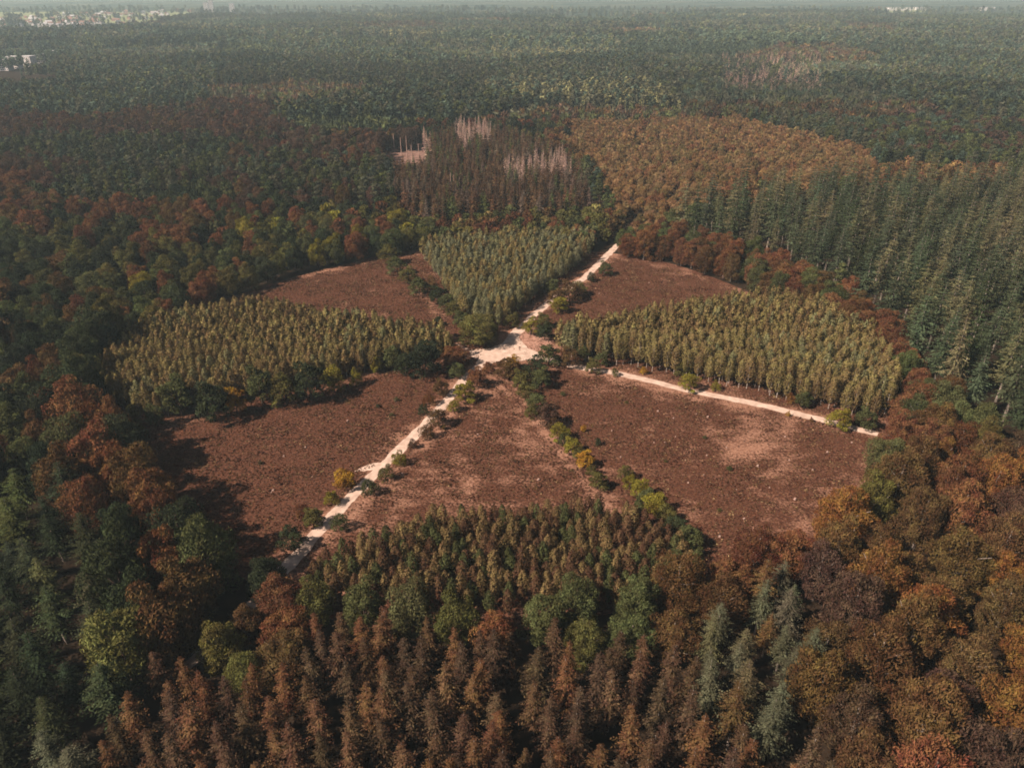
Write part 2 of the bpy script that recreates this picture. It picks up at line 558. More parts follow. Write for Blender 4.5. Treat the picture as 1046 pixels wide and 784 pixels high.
kind('shrub', 'bush', 5.0, 2.4, lambda s, l: broadleaf(s, 5.0, 2.4, -2.6, (2200, 300, 60)[l], (.22, .7, 1.4)[l], 4, 17, 1.2), 0, 0, 0,
     lambda i: stem_mesh('trunk', 2.6, .12, .04, limbs_for(i, .5, 3.4, 1.4, 5, .1), i, 5), M_BARK, 6)
kind('young_oak', 'tree', 8.0, 2.4, lambda s, l: broadleaf(s, 8.0, 2.4, -2.6, (2600, 300, 60)[l], (.26, .7, 1.4)[l], 4, 20, 1.35), 0, 0, 0,
     lambda i: stem_mesh('trunk', 6, .16, .04, limbs_for(i, 1, 8, 1.9, 5, .14), i, 5), M_BARK, 6)


def protos(name):
    k = KIND[name]
    if k['meshes'] is None:
        k['meshes'] = []
        for i, Q in enumerate(k['lod0']):
            cr = cards_mesh(name + '_crown', Q); cr.materials.append(M_LEAF_THIN if name in THIN else M_LEAF)
            st = k['stem'](i); st.name = name + '_trunk'; st.materials.append(k['bark'])
            k['meshes'].append([cr, st, None])
    return k['meshes']


PROTO_OBJ = {}


def place(name, x, y, h, r, tint, label, group=None, rot=None, var=None, cat=None):
    """one tree or bush: an Empty at its foot > trunk, crown. The first of each shape is built, the rest are copies."""
    k = KIND[name]
    ms = protos(name)
    v = random.randrange(len(ms)) if var is None else var % len(ms)
    key = (name, v)
    if key not in PROTO_OBJ:
        root = bpy.data.objects.new(name, None); C.objects.link(root)
        root.empty_display_size = .5
        tr = bpy.data.objects.new('trunk', ms[v][1]); C.objects.link(tr); tr.parent = root
        cr = bpy.data.objects.new('crown', ms[v][0]); C.objects.link(cr); cr.parent = root
        PROTO_OBJ[key] = (root, tr, cr)
    else:
        r0, t0, c0 = PROTO_OBJ[key]
        root = r0.copy(); C.objects.link(root)
        tr = t0.copy(); C.objects.link(tr); tr.parent = root
        cr = c0.copy(); C.objects.link(cr); cr.parent = root
        if 'group' in root: del root['group']
    root.location = (x, y, 0)
    root.rotation_euler = (random.gauss(0, .02), random.gauss(0, .02), random.uniform(0, 6.283) if rot is None else rot)
    sr = r / k['R']
    root.scale = (sr, sr, h / k['H'])
    cr.color = (*tint, 1)
    tag(root, label, cat or k['cat'], group)
    return root


# ------------------------------------------------------------------ the clearing: a wheel of heath and planted blocks
CX, CY = unproj(510, 365)
RAD = 125.0


def rim(a):
    """radius of the clearing in each direction (angle in radians)"""
    d = np.degrees(np.asarray(a, float)) % 360
    g_ = lambda c, w: np.exp(-((((d - c) + 180) % 360 - 180) / w) ** 2)
    return RAD + 1 + 11 * g_(184, 15) + 9 * g_(358, 20) - 6 * g_(217, 15)


T_SW = [unproj(*p) for p in ((500, 364), (476, 386), (455, 411), (440, 428), (420, 448), (405, 462), (380, 487), (350, 516), (327, 541), (303, 568), (285, 586))]
T_E = [unproj(*p) for p in ((520, 362), (556, 366), (590, 375), (625, 380), (660, 388), (700, 398), (740, 406), (780, 414), (845, 430), (880, 439), (900, 444))]
T_NE = [unproj(*p) for p in ((512, 358), (530, 338), (545, 322), (562, 308), (580, 295), (597, 284), (616, 265), (632, 249), (641, 240), (650, 231))]
T_NW = [unproj(*p) for p in ((505, 362), (482, 360), (468, 352), (455, 336), (440, 312), (425, 290), (408, 264))]
T_SE = [unproj(*p) for p in ((500, 372), (512, 388), (540, 414), (570, 448), (592, 476), (615, 505), (640, 535), (665, 560))]
T_W = [unproj(*p) for p in ((470, 366), (430, 374), (385, 382), (340, 393), (280, 408), (215, 424), (160, 436))]
ANGLES = {}

STAND_W = poly([(452, 352), (462, 366), (420, 374), (380, 381), (330, 392), (270, 404), (215, 417), (165, 428), (140, 428), (112, 412), (102, 392), (118, 368), (150, 348), (200, 332), (255, 321), (330, 334), (400, 345)])
STAND_E = poly([(566, 362), (610, 370), (660, 378), (720, 391), (780, 404), (840, 418), (888, 430), (906, 422), (911, 402), (900, 372), (872, 345), (830, 324), (795, 318), (740, 325), (690, 333), (630, 342), (580, 350)])
STAND_N = poly([(498, 340), (478, 330), (462, 310), (448, 288), (436, 268), (432, 262), (470, 254), (520, 250), (570, 250), (610, 250), (597, 268), (575, 286), (552, 302), (530, 320), (512, 334)])
STAND_S = poly([(320, 588), (350, 575), (400, 557), (450, 545), (520, 537), (600, 533), (650, 540), (690, 562), (712, 588), (690, 612), (620, 625), (520, 628), (420, 625), (350, 615), (318, 602)])

# ---- ground
gr = mesh_obj('ground', mesh_py('ground', [(-9000, -2500, 0), (9000, -2500, 0), (9000, 9000, 0), (-9000, 9000, 0)], [(0, 1, 2, 3)]), M_GROUND)
tag(gr, kind='structure')

# heath sheet: a fine round grid with the worn places written on it
n = 150
gx, gy = [], []
V, Fc = [], []
rings, spokes = 150, 480
rr = np.linspace(0, 1, rings + 1)[1:]
V.append((CX, CY, .004))
for i, q in enumerate(rr):
    for j in range(spokes):
        a = 6.28318 * j / spokes
        w = float(rim(a)) * (1.025 + .02 * math.sin(a * 7 + 1) * q)
        V.append((CX + w * q * math.cos(a), CY + w * q * math.sin(a), .004))
for j in range(spokes):
    Fc.append((0, 1 + j, 1 + (j + 1) % spokes))
for i in range(rings - 1):
    for j in range(spokes):
        a, b_ = 1 + i * spokes + j, 1 + i * spokes + (j + 1) % spokes
        Fc.append((a, a + spokes, b_ + spokes, b_))
me = mesh_py('heath', V, Fc)
va = np.array(V)
hx, hy = va[:, 0], va[:, 1]


def bare_mask(hx, hy):
    bm = np.full(hx.shape, -.45)
    f = noise(hx, hy, 6, 1) * .6 + noise(hx, hy, 2.2, 2) * .4
    for line, wid, amt in ((T_SW, 5, .9), (T_E, 4.5, .9), (T_NE, 4.5, .9), (T_SE, 2.2, .5), (T_W, 3.2, .6), (T_NW, 2.0, .35)):
        d = seg_dist(hx, hy, line)
        bm = np.maximum(bm, amt * np.clip(1.35 - d / wid, -1, 1) * (.55 + .75 * f))
    # rim trail, the worn fan by the crossing, pale patches
    d = np.hypot(hx - CX, hy - CY)
    bm = np.maximum(bm, .38 * np.clip(1 - np.abs(d - rim(np.arctan2(hy - CY, hx - CX)) + 2) / 2.5, -1, 1) * (f + .3))
    for (px, py, rx, ry, amt) in ((548, 352, 34, 16, 1.1), (770, 452, 62, 22, .62), (800, 435, 60, 14, .30), (700, 400, 70, 14, .22), (440, 455, 60, 30, .26), (520, 480, 70, 30, .14), (505, 395, 22, 22, .5),
                                  (430, 500, 60, 22, .28), (560, 440, 30, 26, .35), (745, 500, 130, 40, .10), (690, 265, 60, 12, .18), (640, 445, 40, 22, .2), (600, 400, 40, 10, .35), (470, 520, 90, 14, .2), (260, 460, 70, 22, .10)):
        ix, iy = proj(hx, hy, 0 * hx)
        e = ((ix - px) / rx) ** 2 + ((iy - py) / ry) ** 2
        bm = bm + np.clip(amt * 1.3 * np.exp(-e * 1.2) * (.45 + 1.1 * f), 0, 1.2) * (bm < .5)
    # the block between the two near tracks is paler, drier grass
    sec = inside(poly([(500, 380), (610, 500), (690, 600), (300, 610), (360, 520)]), hx, hy)
    wf = inside(poly([(470, 372), (470, 400), (290, 590), (60, 590), (60, 420)]), hx, hy)
    bm = bm + .42 * sec * (f + .1) - .3 * wf
    bm = bm + .6 * (noise(hx, hy, 19, 21) - .5) + .8 * (noise(hx, hy, 4.5, 22) - .5) + .7 * (noise(hx * .5 + hy * .2, hy * 1.3, 1.9, 23) - .5)
    return bm


bare = bare_mask(hx, hy)
at = me.attributes.new('bare', 'FLOAT', 'POINT')
at.data.foreach_set('value', bare.astype(np.float32))
tag(mesh_obj('heath', me, M_HEATH), kind='structure')


def track(name, line, half, label, z=.03, mat=M_SAND, ragged=.2, seed=0):
    g = random.Random(seed)
    pts = [np.array(p) for p in line]
    dense = []
    for a, b_ in zip(pts[:-1], pts[1:]):
        m = max(2, int(np.linalg.norm(b_ - a) / .7))
        dense += [a + (b_ - a) * i / m for i in range(m)]
    dense.append(pts[-1])
    D = np.array(dense)
    K = np.ones(9) / 9
    for ax in (0, 1):
        D[:, ax] = np.convolve(np.pad(D[:, ax], 4, mode='edge'), K, 'valid')
    T = unit(np.gradient(D, axis=0))
    V, Fc = [], []
    for i, (p, t) in enumerate(zip(D, T)):
        nx, ny = -t[1], t[0]
        w1 = half * (1 + ragged * (2 * float(noise(p[0], p[1], 3, seed)) - 1) + .07 * g.uniform(-1, 1))
        w2 = half * (1 + ragged * (2 * float(noise(p[0], p[1], 3, seed + 5)) - 1) + .07 * g.uniform(-1, 1))
        for q in (-w1, -w1 * .5, 0, w2 * .5, w2):
            V.append((p[0] + nx * q, p[1] + ny * q, z + (.03 if abs(q) < half * .3 else 0)))
        if i:
            for j in range(4):
                a = (i - 1) * 5 + j
                Fc.append((a, a + 1, a + 6, a + 5))
    o = mesh_obj(name, mesh_py(name, V, Fc), mat)
    tag(o, label, kind='structure')
    return o


track('sand_track', T_SW, 1.7, 'pale sand track running from the crossing to the near left', .030, seed=1)
track('sand_track', T_E, 1.55, 'pale sand track running right from the crossing to the rim', .036, seed=2)
track('sand_track', T_NE, 1.7, 'pale sand track running away from the crossing into the forest', .042, seed=3)
track('sand_track', [T_SW[-1], unproj(262, 612), unproj(236, 640), unproj(204, 668), unproj(170, 700)], 1.3, 'sand track going on under the trees at the near left', .026, seed=8)
0 and track('path', T_SE[1:], .55, 'narrow worn trail along the hedge of bushes', .012, M_SAND_TRODDEN, .7, 4)
0 and track('path', T_SE[:2] + [unproj(478, 412), unproj(452, 440), unproj(430, 470)], .5, 'narrow worn trail beside the near track', .016, M_SAND_TRODDEN, .7, 6)


def blot(name, pix, label, z, mat, jit=.6, seed=0):
    """an irregular sheet through the given points"""
    P = [np.array(unproj(*p)) for p in pix]
    V = []
    g = random.Random(seed)
    m = len(P)
    for i in range(m):
        a, b_ = P[i], P[(i + 1) % m]
        q = max(2, int(np.linalg.norm(b_ - a) / .8))
        for k_ in range(q):
            p = a + (b_ - a) * k_ / q
            V.append((p[0] + g.uniform(-jit, jit), p[1] + g.uniform(-jit, jit), z))
    o = mesh_obj(name, mesh_py(name, V, [tuple(range(len(V)))]), mat)
    tag(o, label, kind='structure')


blot('sand_crossing', [(466, 351), (480, 357), (500, 356), (514, 350), (524, 336), (534, 332), (530, 345), (540, 356), (553, 361), (545, 367), (528, 369), (508, 369), (494, 375), (484, 377), (488, 367), (474, 362)], 'open patch of pale sand where the tracks meet', .075, M_SAND, .22, 1)
blot('bare_soil', [(531, 334), (541, 331), (556, 341), (566, 348), (556, 358), (542, 357), (531, 346)], 'pinkish trodden soil right of the crossing', .024, M_SAND_TRODDEN, .3, 2)
0 and blot('sand_path', [(434, 452), (441, 460), (446, 466), (436, 464), (430, 458)], 'short spur of sand off the near track', .020, M_SAND, .3, 3)
blot('sand_path', [(362, 481), (376, 474), (388, 472), (384, 479), (372, 481)], 'short spur of sand on the left of the near track', .020, M_SAND, .15, 4)

# ------------------------------------------------------------------ forest: where each kind of tree grows (outlines on the photograph, taken at crown height)
TINT = {
    'rust brown': (.112, .047, .025), 'deep rust': (.085, .036, .021), 'orange': (.115, .051, .020), 'bronze': (.078, .045, .021),
    'dark green': (.030, .037, .018), 'olive green': (.080, .072, .024), 'yellow green': (.135, .115, .020), 'grey green': (.064, .064, .040),
    'dull purple brown': (.062, .036, .026), 'teal green': (.044, .062, .042), 'blackish green': (.020, .026, .015), 'moss green': (.060, .066, .026),
    'golden brown': (.185, .104, .052), 'pale golden brown': (.20, .125, .065), 'copper brown': (.160, .080, .042), 'brown': (.085, .047, .028), 'dark brown': (.055, .034, .022),
    'reddish brown': (.092, .045, .025), 'fir green': (.046, .058, .032), 'pale fir green': (.082, .076, .040), 'greyish brown': (.090, .066, .050), 'pinkish grey': (.30, .20, .165),
    'golden green': (.148, .114, .048), 'straw green': (.17, .145, .065), 'pale grey green': (.125, .125, .070), 'sage green': (.125, .118, .058), 'brownish green': (.140, .096, .045), 'amber': (.25, .13, .02),
}
Z = []      # (outline, kind, spacing, palette, group, place word), first match wins


def zone(outline, kname, spacing, pal, group, where, hvar=(.82, 1.12), broad=1.0):
    Z.append((np.array(outline, float), kname, spacing, pal, group, where, hvar, broad))


BIG = 5000
zone([(385, 140), (432, 135), (436, 164), (392, 164)], None, 0, (), '', '')
zone([(461, 126), (470, 117), (480, 123), (492, 116), (503, 124), (498, 140), (486, 134), (478, 146), (468, 141), (464, 134)], 'dead_spruce', 5.2, ('pinkish grey',), 'dead conifers standing in the brown spruce block', 'behind the brown spruces')
zone([(510, 163), (524, 158), (536, 164), (548, 150), (558, 158), (570, 148), (580, 160), (586, 172), (572, 167), (560, 173), (548, 167), (530, 176), (516, 172)], 'dead_spruce', 5.2, ('pinkish grey',), 'dead conifers standing in the brown spruce block', 'at the right of the brown spruces')
zone([(424, 134), (432, 128), (440, 136), (438, 150), (432, 160), (426, 150)], 'dead_spruce', 5.5, ('pinkish grey',), 'dead conifers standing in the brown spruce block', 'beside the bare gap in the brown spruces')
zone([(738, 58), (830, 62), (834, 88), (738, 92)], 'dead_spruce', 7, ('pinkish grey',), 'dead conifers in the far forest', 'in the thinned patch far behind')
zone([(372, 108), (470, 104), (560, 96), (585, 112), (582, 134), (505, 128), (455, 124), (384, 138)], 'oak_tree', 8.0, ('dark green', 'deep rust', 'blackish green', 'moss green'), 'dark broadleaf belt behind the spruces', 'in the dark belt behind the brown spruces')
zone([(398, 165), (440, 132), (505, 128), (560, 140), (590, 160), (606, 200), (560, 208), (500, 205), (440, 212), (404, 198)], 'spruce_tree', 4.6, ('greyish brown', 'brown', 'dark brown', 'moss green'), 'brown spruce block beyond the clearing', 'in the brown spruce block beyond the clearing')
zone([(566, 112), (640, 98), (700, 106), (800, 126), (880, 146), (905, 168), (830, 176), (770, 182), (700, 208), (660, 226), (636, 216), (620, 190), (600, 160), (572, 140)], 'golden_larch', 5.4,
     ('golden brown', 'golden brown', 'pale golden brown', 'copper brown', 'brownish green', 'golden brown'), 'golden larch plantation beyond the clearing', 'in the golden larch plantation')
zone([(694, 226), (730, 204), (800, 192), (880, 187), (960, 183), (1100, 180), (1600, 175), (1600, 460), (1060, 430), (1000, 405), (955, 365), (905, 310), (850, 268), (770, 242), (715, 230)], 'douglas_fir', 9.2,
     ('fir green', 'fir green', 'pale fir green', 'dark green'), 'tall firs on the right beyond the ring of beeches', 'among the tall firs on the right', (.7, 1.12))
zone([(690, 610), (750, 595), (770, 575), (825, 575), (845, 620), (838, 690), (790, 735), (740, 720), (715, 670)], 'douglas_fir', 4.8, ('pale fir green', 'grey green', 'grey green', 'bronze'), 'pale firs near the bottom of the picture', 'between the brown larches and the big beeches', (.38, .56), .92)
zone([(-400, 480), (-400, 900), (110, 900), (100, 730), (120, 660), (118, 560), (60, 480)], 'douglas_fir', 6.6, ('grey green', 'dark green', 'blackish green', 'dark green', 'moss green'), 'dark firs at the lower left edge', 'among the dark firs at the lower left', (.40, .62), 1.25)
zone([(-400, 280), (70, 262), (105, 290), (85, 345), (60, 400), (50, 480), (-400, 480)], 'oak_tree', 8.0, ('dark green', 'blackish green', 'bronze', 'dark green', 'moss green', 'deep rust'), 'dark broadleaf trees at the left edge', 'in the dark wood at the left edge', (.85, 1.15))
zone([(170, 640), (240, 690), (330, 610), (520, 640), (640, 630), (715, 668), (742, 724), (850, 740), (860, 1200), (90, 1200), (100, 730), (130, 690)], 'larch_tree', 4.1,
     ('reddish brown', 'brown', 'reddish brown', 'dark brown', 'dark brown'), 'brown larches along the bottom of the picture', 'in the brown larch stand at the bottom', (.74, 1.05))
zone([(780, 640), (840, 560), (860, 520), (915, 470), (985, 430), (1100, 440), (1800, 440), (1800, 1300), (850, 1300), (850, 720)], 'beech_tree', 9.6,
     ('rust brown', 'bronze', 'bronze', 'dull purple brown', 'orange', 'olive green'), 'big beeches at the lower right', 'among the big beeches at the lower right', (.7, 1.15))
zone([(240, 580), (330, 596), (420, 620), (560, 632), (700, 618), (760, 596), (842, 560), (842, 600), (770, 640), (640, 670), (520, 665), (420, 660), (330, 650), (240, 690)], 'beech_tree', 7.6,
     ('rust brown', 'deep rust', 'bronze', 'olive green', 'rust brown', 'moss green'), 'broadleaf row below the near planted block', 'in the broadleaf row below the near planted block', (.5, .72))
zone([(636, 232), (690, 226), (780, 246), (850, 272), (905, 312), (955, 368), (1000, 410), (985, 440), (920, 476), (860, 530), (700, 640), (620, 400), (560, 260)], 'beech_tree', 6.4,
     ('deep rust', 'moss green', 'rust brown', 'rust brown', 'bronze', 'deep rust'), 'beech ring on the right of the clearing', 'in the broadleaf ring right of the clearing', (.62, .88))
zone([(200, 640), (240, 575), (300, 585), (330, 610), (250, 700)], 'oak_tree', 8, ('yellow green', 'orange', 'olive green', 'moss green', 'bronze'), 'broadleaf trees at the near end of the track', 'near the foot of the near track', (.75, .95))
zone([(60, 300), (110, 290), (140, 420), (165, 520), (250, 585), (200, 700), (100, 740), (118, 660), (115, 560), (60, 480)], 'oak_tree', 8.5,
     ('olive green', 'dark green', 'rust brown', 'dark green', 'bronze', 'moss green'), 'broadleaf ring on the left of the clearing', 'in the broadleaf ring left of the clearing', (1.15, 1.55), .95)
zone([(560, 205), (600, 195), (640, 215), (640, 250), (500, 250), (420, 230), (410, 205), (500, 205)], 'oak_tree', 7.0, ('bronze', 'olive green', 'moss green', 'deep rust', 'golden green'), 'broadleaf belt behind the far planted block', 'in the belt behind the far planted block', (.6, .8))
zone([(245, 215), (420, 195), (425, 262), (250, 300), (120, 320), (90, 300), (150, 260)], 'oak_tree', 8.2, ('dark green', 'moss green', 'olive green', 'rust brown', 'dark green', 'yellow green'), 'broadleaf belt behind the far left heath', 'behind the far left heath', (.75, .95))


def choose_zone(x, y, zc):
    """zone number for each point (or -1 = mixed forest, -2 = nothing)"""
    px, py = proj(x, y, zc)
    z = np.full(x.shape, -1)
    for i, q in enumerate(Z):
        m = (z == -1) & inside(q[0], px, py)
        z[m] = -2 if q[1] is None else i
    return z, px, py


ROOTS = []


def forest_points(y0, y1, cell, half, jitter=.46):
    xs = np.arange(-half, half, cell)
    ys = np.arange(y0, y1, cell)
    X, Y = np.meshgrid(xs, ys)
    X = X + (np.arange(len(ys)) % 2)[:, None] * cell * .5
    X = (X + rng.uniform(-jitter, jitter, X.shape) * cell).ravel()
    Y = (Y + rng.uniform(-jitter, jitter, Y.shape) * cell).ravel()
    m = np.abs(X) < .70 * depth_of(X, Y, 10) + 40 + .05 * Y
    return X[m], Y[m]


def open_ground(x, y):
    """where no forest tree may stand"""
    d = np.hypot(x - CX, y - CY)
    a = np.arctan2(y - CY, x - CX)
    w = rim(a) + 1.5 + 3.0 * noise(a * 60, a * 0, 9, 4)
    o = d < w
    o |= seg_dist(x, y, T_NE) < 6.0
    o |= seg_dist(x, y, [T_SW[-2], T_SW[-1], unproj(262, 612), unproj(236, 640), unproj(204, 668), unproj(170, 700)]) < 1.8
    return o


TREES = []      # x, y, kind, H, R, tint, word, zone
gt = random.Random(5)


def mixed(px, py, x, y):
    """the mixed forest all round: kind, palette"""
    n1, n2, n3 = float(noise(x, y, 90, 6)), float(noise(x, y, 45, 7)), float(noise(x, y, 240, 8))
    py = py + 70 * (n3 - .5) + 36 * (n1 - .5)
    if py > 320:
        return 'oak_tree', 8.5, ('dark green', 'moss green', 'olive green', 'rust brown')
    if px < 430 and py > 195:
        if n1 + .30 * n2 + .45 * gt.random() > .74:
            return 'beech_tree', 8.2, ('rust brown', 'deep rust', 'bronze', 'rust brown', 'deep rust')
        return 'oak_tree', 7.8, ('dark green', 'blackish green', 'moss green', 'dark green', 'olive green', 'deep rust')
    if px < 430 and py > 118:
        if n1 + .5 * gt.random() > .78:
            return 'beech_tree', 8.4, ('deep rust', 'dull purple brown', 'dull purple brown', 'bronze')
        if n2 > .55:
            return 'oak_tree', 7.8, ('teal green', 'moss green', 'dark green', 'blackish green')
        return 'pine_tree', 6.2, ('teal green', 'moss green', 'grey green', 'dark green')
    if py > 125 and px > 560:
        if n1 > .60:
            return 'oak_tree', 7.8, ('deep rust', 'bronze', 'golden brown', 'moss green')
        return 'pine_tree', 6.2, ('teal green', 'moss green', 'grey green', 'dark green')
    if py > 90 and n3 < .35:
        return 'oak_tree', 8.0, ('dark green', 'dull purple brown', 'moss green', 'teal green')
    if n1 > .70:
        return 'oak_tree', 8.0, ('moss green', 'olive green', 'dark green', 'dull purple brown')
    return 'pine_tree', 6.2, ('teal green', 'moss green', 'grey green', 'grey green', 'olive green' if n2 > .55 else 'teal green')


# near and middle forest: each tree keeps its own distance from the next
X, Y = forest_points(25, 860, 3.1, 700)
m = ~open_ground(X, Y) & (Y < 590 + 270 * noise(X, 0 * X, 120, 31))
X, Y = X[m], Y[m]
zi, PX, PY = choose_zone(X, Y, 13.0)
order = rng.permutation(len(X))
cells = {}
for i in order:
    z = zi[i]
    if z == -2:
        continue
    x, y = X[i], Y[i]
    if z >= 0:
        kn, sp, pal, hv = Z[z][1], Z[z][2], Z[z][3], Z[z][6]
    else:
        kn, sp, pal = mixed(PX[i], PY[i], x, y)
        hv = (.75, 1.05)
    br = Z[z][7] if z >= 0 else 1.0
    sp *= gt.uniform(.78, 1.22)
    cx_, cy_ = int(x // 6), int(y // 6)
    ok = True
    for a in (-2, -1, 0, 1, 2):
        for b_ in (-2, -1, 0, 1, 2):
            for (qx, qy, qs) in cells.get((cx_ + a, cy_ + b_), ()):
                if (qx - x) ** 2 + (qy - y) ** 2 < (.45 * (qs + sp)) ** 2:
                    ok = False
                    break
            if not ok: break
        if not ok: break
    if not ok:
        continue
    cells.setdefault((cx_, cy_), []).append((x, y, sp))
    f = gt.uniform(*hv)
    word = pal[min(len(pal) - 1, int((gt.random() * .75 + .25 * float(noise(x, y, 25, 12))) * len(pal)))]
    tv = gt.uniform(.78, 1.22)
    t = tuple(min(1, c * tv * gt.uniform(.93, 1.07)) for c in TINT[word])
    TREES.append((x, y, kn, KIND[kn]['H'] * f, KIND[kn]['R'] * br * (f ** .6) * gt.uniform(.82, 1.18), t, word, z))

# ------------------------------------------------------------------ the 300 of each kind that show largest become things, the rest one mass per kind
LABEL_SIZE = lambda f: 'tall' if f > 1.0 else ('short' if f < .84 else 'middling')
FOREST_WORD = {'beech_tree': 'beech', 'oak_tree': 'broadleaf tree', 'larch_tree': 'conifer', 'golden_larch': 'larch', 'spruce_tree': 'spruce', 'douglas_fir': 'fir', 'pine_tree': 'pine', 'dead_spruce': 'dead conifer'}
per_kind = {}
for q in TREES:
    per_kind.setdefault(q[2], []).append(q)
MASS = {}


def position_words(px, py):
    h = 'far left' if px < 130 else 'left' if px < 330 else 'middle' if px < 700 else 'right' if px < 900 else 'far right'
    return h


def depth_words(py):
    return 'nearest' if py > 690 else 'near' if py > 590 else 'midway' if py > 330 else 'farther' if py > 200 else 'far'


for kn, lst in per_kind.items():
    scored = []
    for q in lst:
        px, py = proj(q[0], q[1], q[3] * .75)
        vis = -5 < px < PW + 5 and -5 < py < PH + 12
        scored.append((-(q[3] * q[4]) / depth_of(q[0], q[1], 10) ** 2 if vis else 1, q, px, py))
    scored.sort(key=lambda s: s[0])
    for i, (sc, q, px, py) in enumerate(scored):
        x, y, _, h, r, t, word, z = q
        if i < 300 and sc < 0:
            if z >= 0:
                grp, where = Z[z][4], Z[z][5]
            else:
                grp, where = 'mixed forest round the clearing', 'in the mixed outer forest'
            col, dw = position_words(px, py), depth_words(py)
            where = where.replace('in the ', 'in ').replace('among the ', 'among ').replace(' the picture', '')
            lab = f"{LABEL_SIZE(h / KIND[kn]['H'])} {word} {FOREST_WORD[kn]} {where}, {dw}, {col}"
            place(kn, x, y, h, r, t, lab, grp)
        else:
            MASS.setdefault(kn, []).append((x, y, h, r, t))


# ------------------------------------------------------------------ planted blocks inside the clearing
def stand(P, kn, spacing, pal, group, where, hv, seed, limit=300):
    g = random.Random(seed)
    x0, y0 = P.min(0)
    x1, y1 = P.max(0)
    pts = []
    cells = {}
    for _ in range(30000):
        x, y = g.uniform(x0, x1), g.uniform(y0, y1)
        k_ = (int(x // spacing), int(y // spacing))
        if any((qx - x) ** 2 + (qy - y) ** 2 < spacing * spacing for a in (-1, 0, 1) for b_ in (-1, 0, 1) for qx, qy in cells.get((k_[0] + a, k_[1] + b_), ())):
            continue
        cells.setdefault(k_, []).append((x, y))
        pts.append((x, y))
    pts = np.array(pts)
    pts = pts[inside(P, pts[:, 0], pts[:, 1])]
    out = []
    for x, y in pts:
        nn = float(noise(x, y, 14, seed))
        word = pal[min(len(pal) - 1, int((.6 * g.random() + .4 * nn) * len(pal)))]
        f = g.uniform(*hv) * (.9 + .2 * nn)
        tv = g.uniform(.86, 1.14)
        out.append((x, y, KIND[kn]['H'] * f, KIND[kn]['R'] * f ** .5 * g.uniform(.85, 1.2), tuple(c * tv for c in TINT[word]), word, f))
    out.sort(key=lambda q: q[1])
    # the nearest ones and those of the outline show largest
    px0, px1 = min(proj(x, y, 0)[0] for x, y, *_ in out), max(proj(x, y, 0)[0] for x, y, *_ in out)
    ylo, yhi = out[0][1], out[-1][1]
    for i, (x, y, h, r, t, word, f) in enumerate(out):
        if i >= limit:
            MASS.setdefault(kn, []).append((x, y, h, r, t))
            continue
        px, py = proj(x, y, 0)
        u = (px - px0) / (px1 - px0)
        v = (y - ylo) / (yhi - ylo)
        col = 'left end' if u < .2 else 'left half' if u < .45 else 'middle' if u < .55 else 'right half' if u < .8 else 'right end'
        row = 'front rows' if v < .3 else 'central rows' if v < .7 else 'back rows'
        sz = 'tall' if f > 1.02 else 'small' if f < .85 else 'medium'
        place(kn, x, y, h, r, t, f"{sz} {word} tree in {where}, {row}, {col}", group)
    print('stand', kn, len(out))


stand(STAND_W, 'silver_birch', 2.35, ('golden green', 'brownish green', 'golden green', 'sage green'), 'planted block left of the crossing', 'planted block left of crossing', (.86, 1.1), 1)
stand(STAND_E, 'birch_tree', 2.3, ('golden green', 'brownish green', 'golden green', 'sage green'), 'planted block right of the crossing', 'planted block right of crossing', (.88, 1.1), 2)
stand(STAND_N, 'aspen_tree', 2.6, ('sage green', 'pale grey green', 'golden green', 'sage green', 'brownish green'), 'planted block behind the crossing', 'planted block behind crossing', (.86, 1.1), 3)
stand(STAND_S, 'young_larch', 2.15, ('brownish green', 'moss green', 'brown', 'brownish green', 'brownish green', 'moss green'), 'planted block at the near rim', 'planted block at near rim', (.75, 1.15), 4)

# ------------------------------------------------------------------ bushes along the tracks, each where it stands: crown centre and width on the photograph
def z5(l): return [(350 + a / 2.989, 262 + b_ / 2.989, w / 2.989, c) for a, b_, w, c in l]
def z4(l): return [(0 + a / 2.989, 262 + b_ / 2.989, w / 2.989, c) for a, b_, w, c in l]
def z6(l): return [(696 + a / 2.989, 262 + b_ / 2.989, w / 2.989, c) for a, b_, w, c in l]
def z8(l): return [(250 + a / 4.356, 420 + b_ / 4.356, w / 4.356, c) for a, b_, w, c in l]


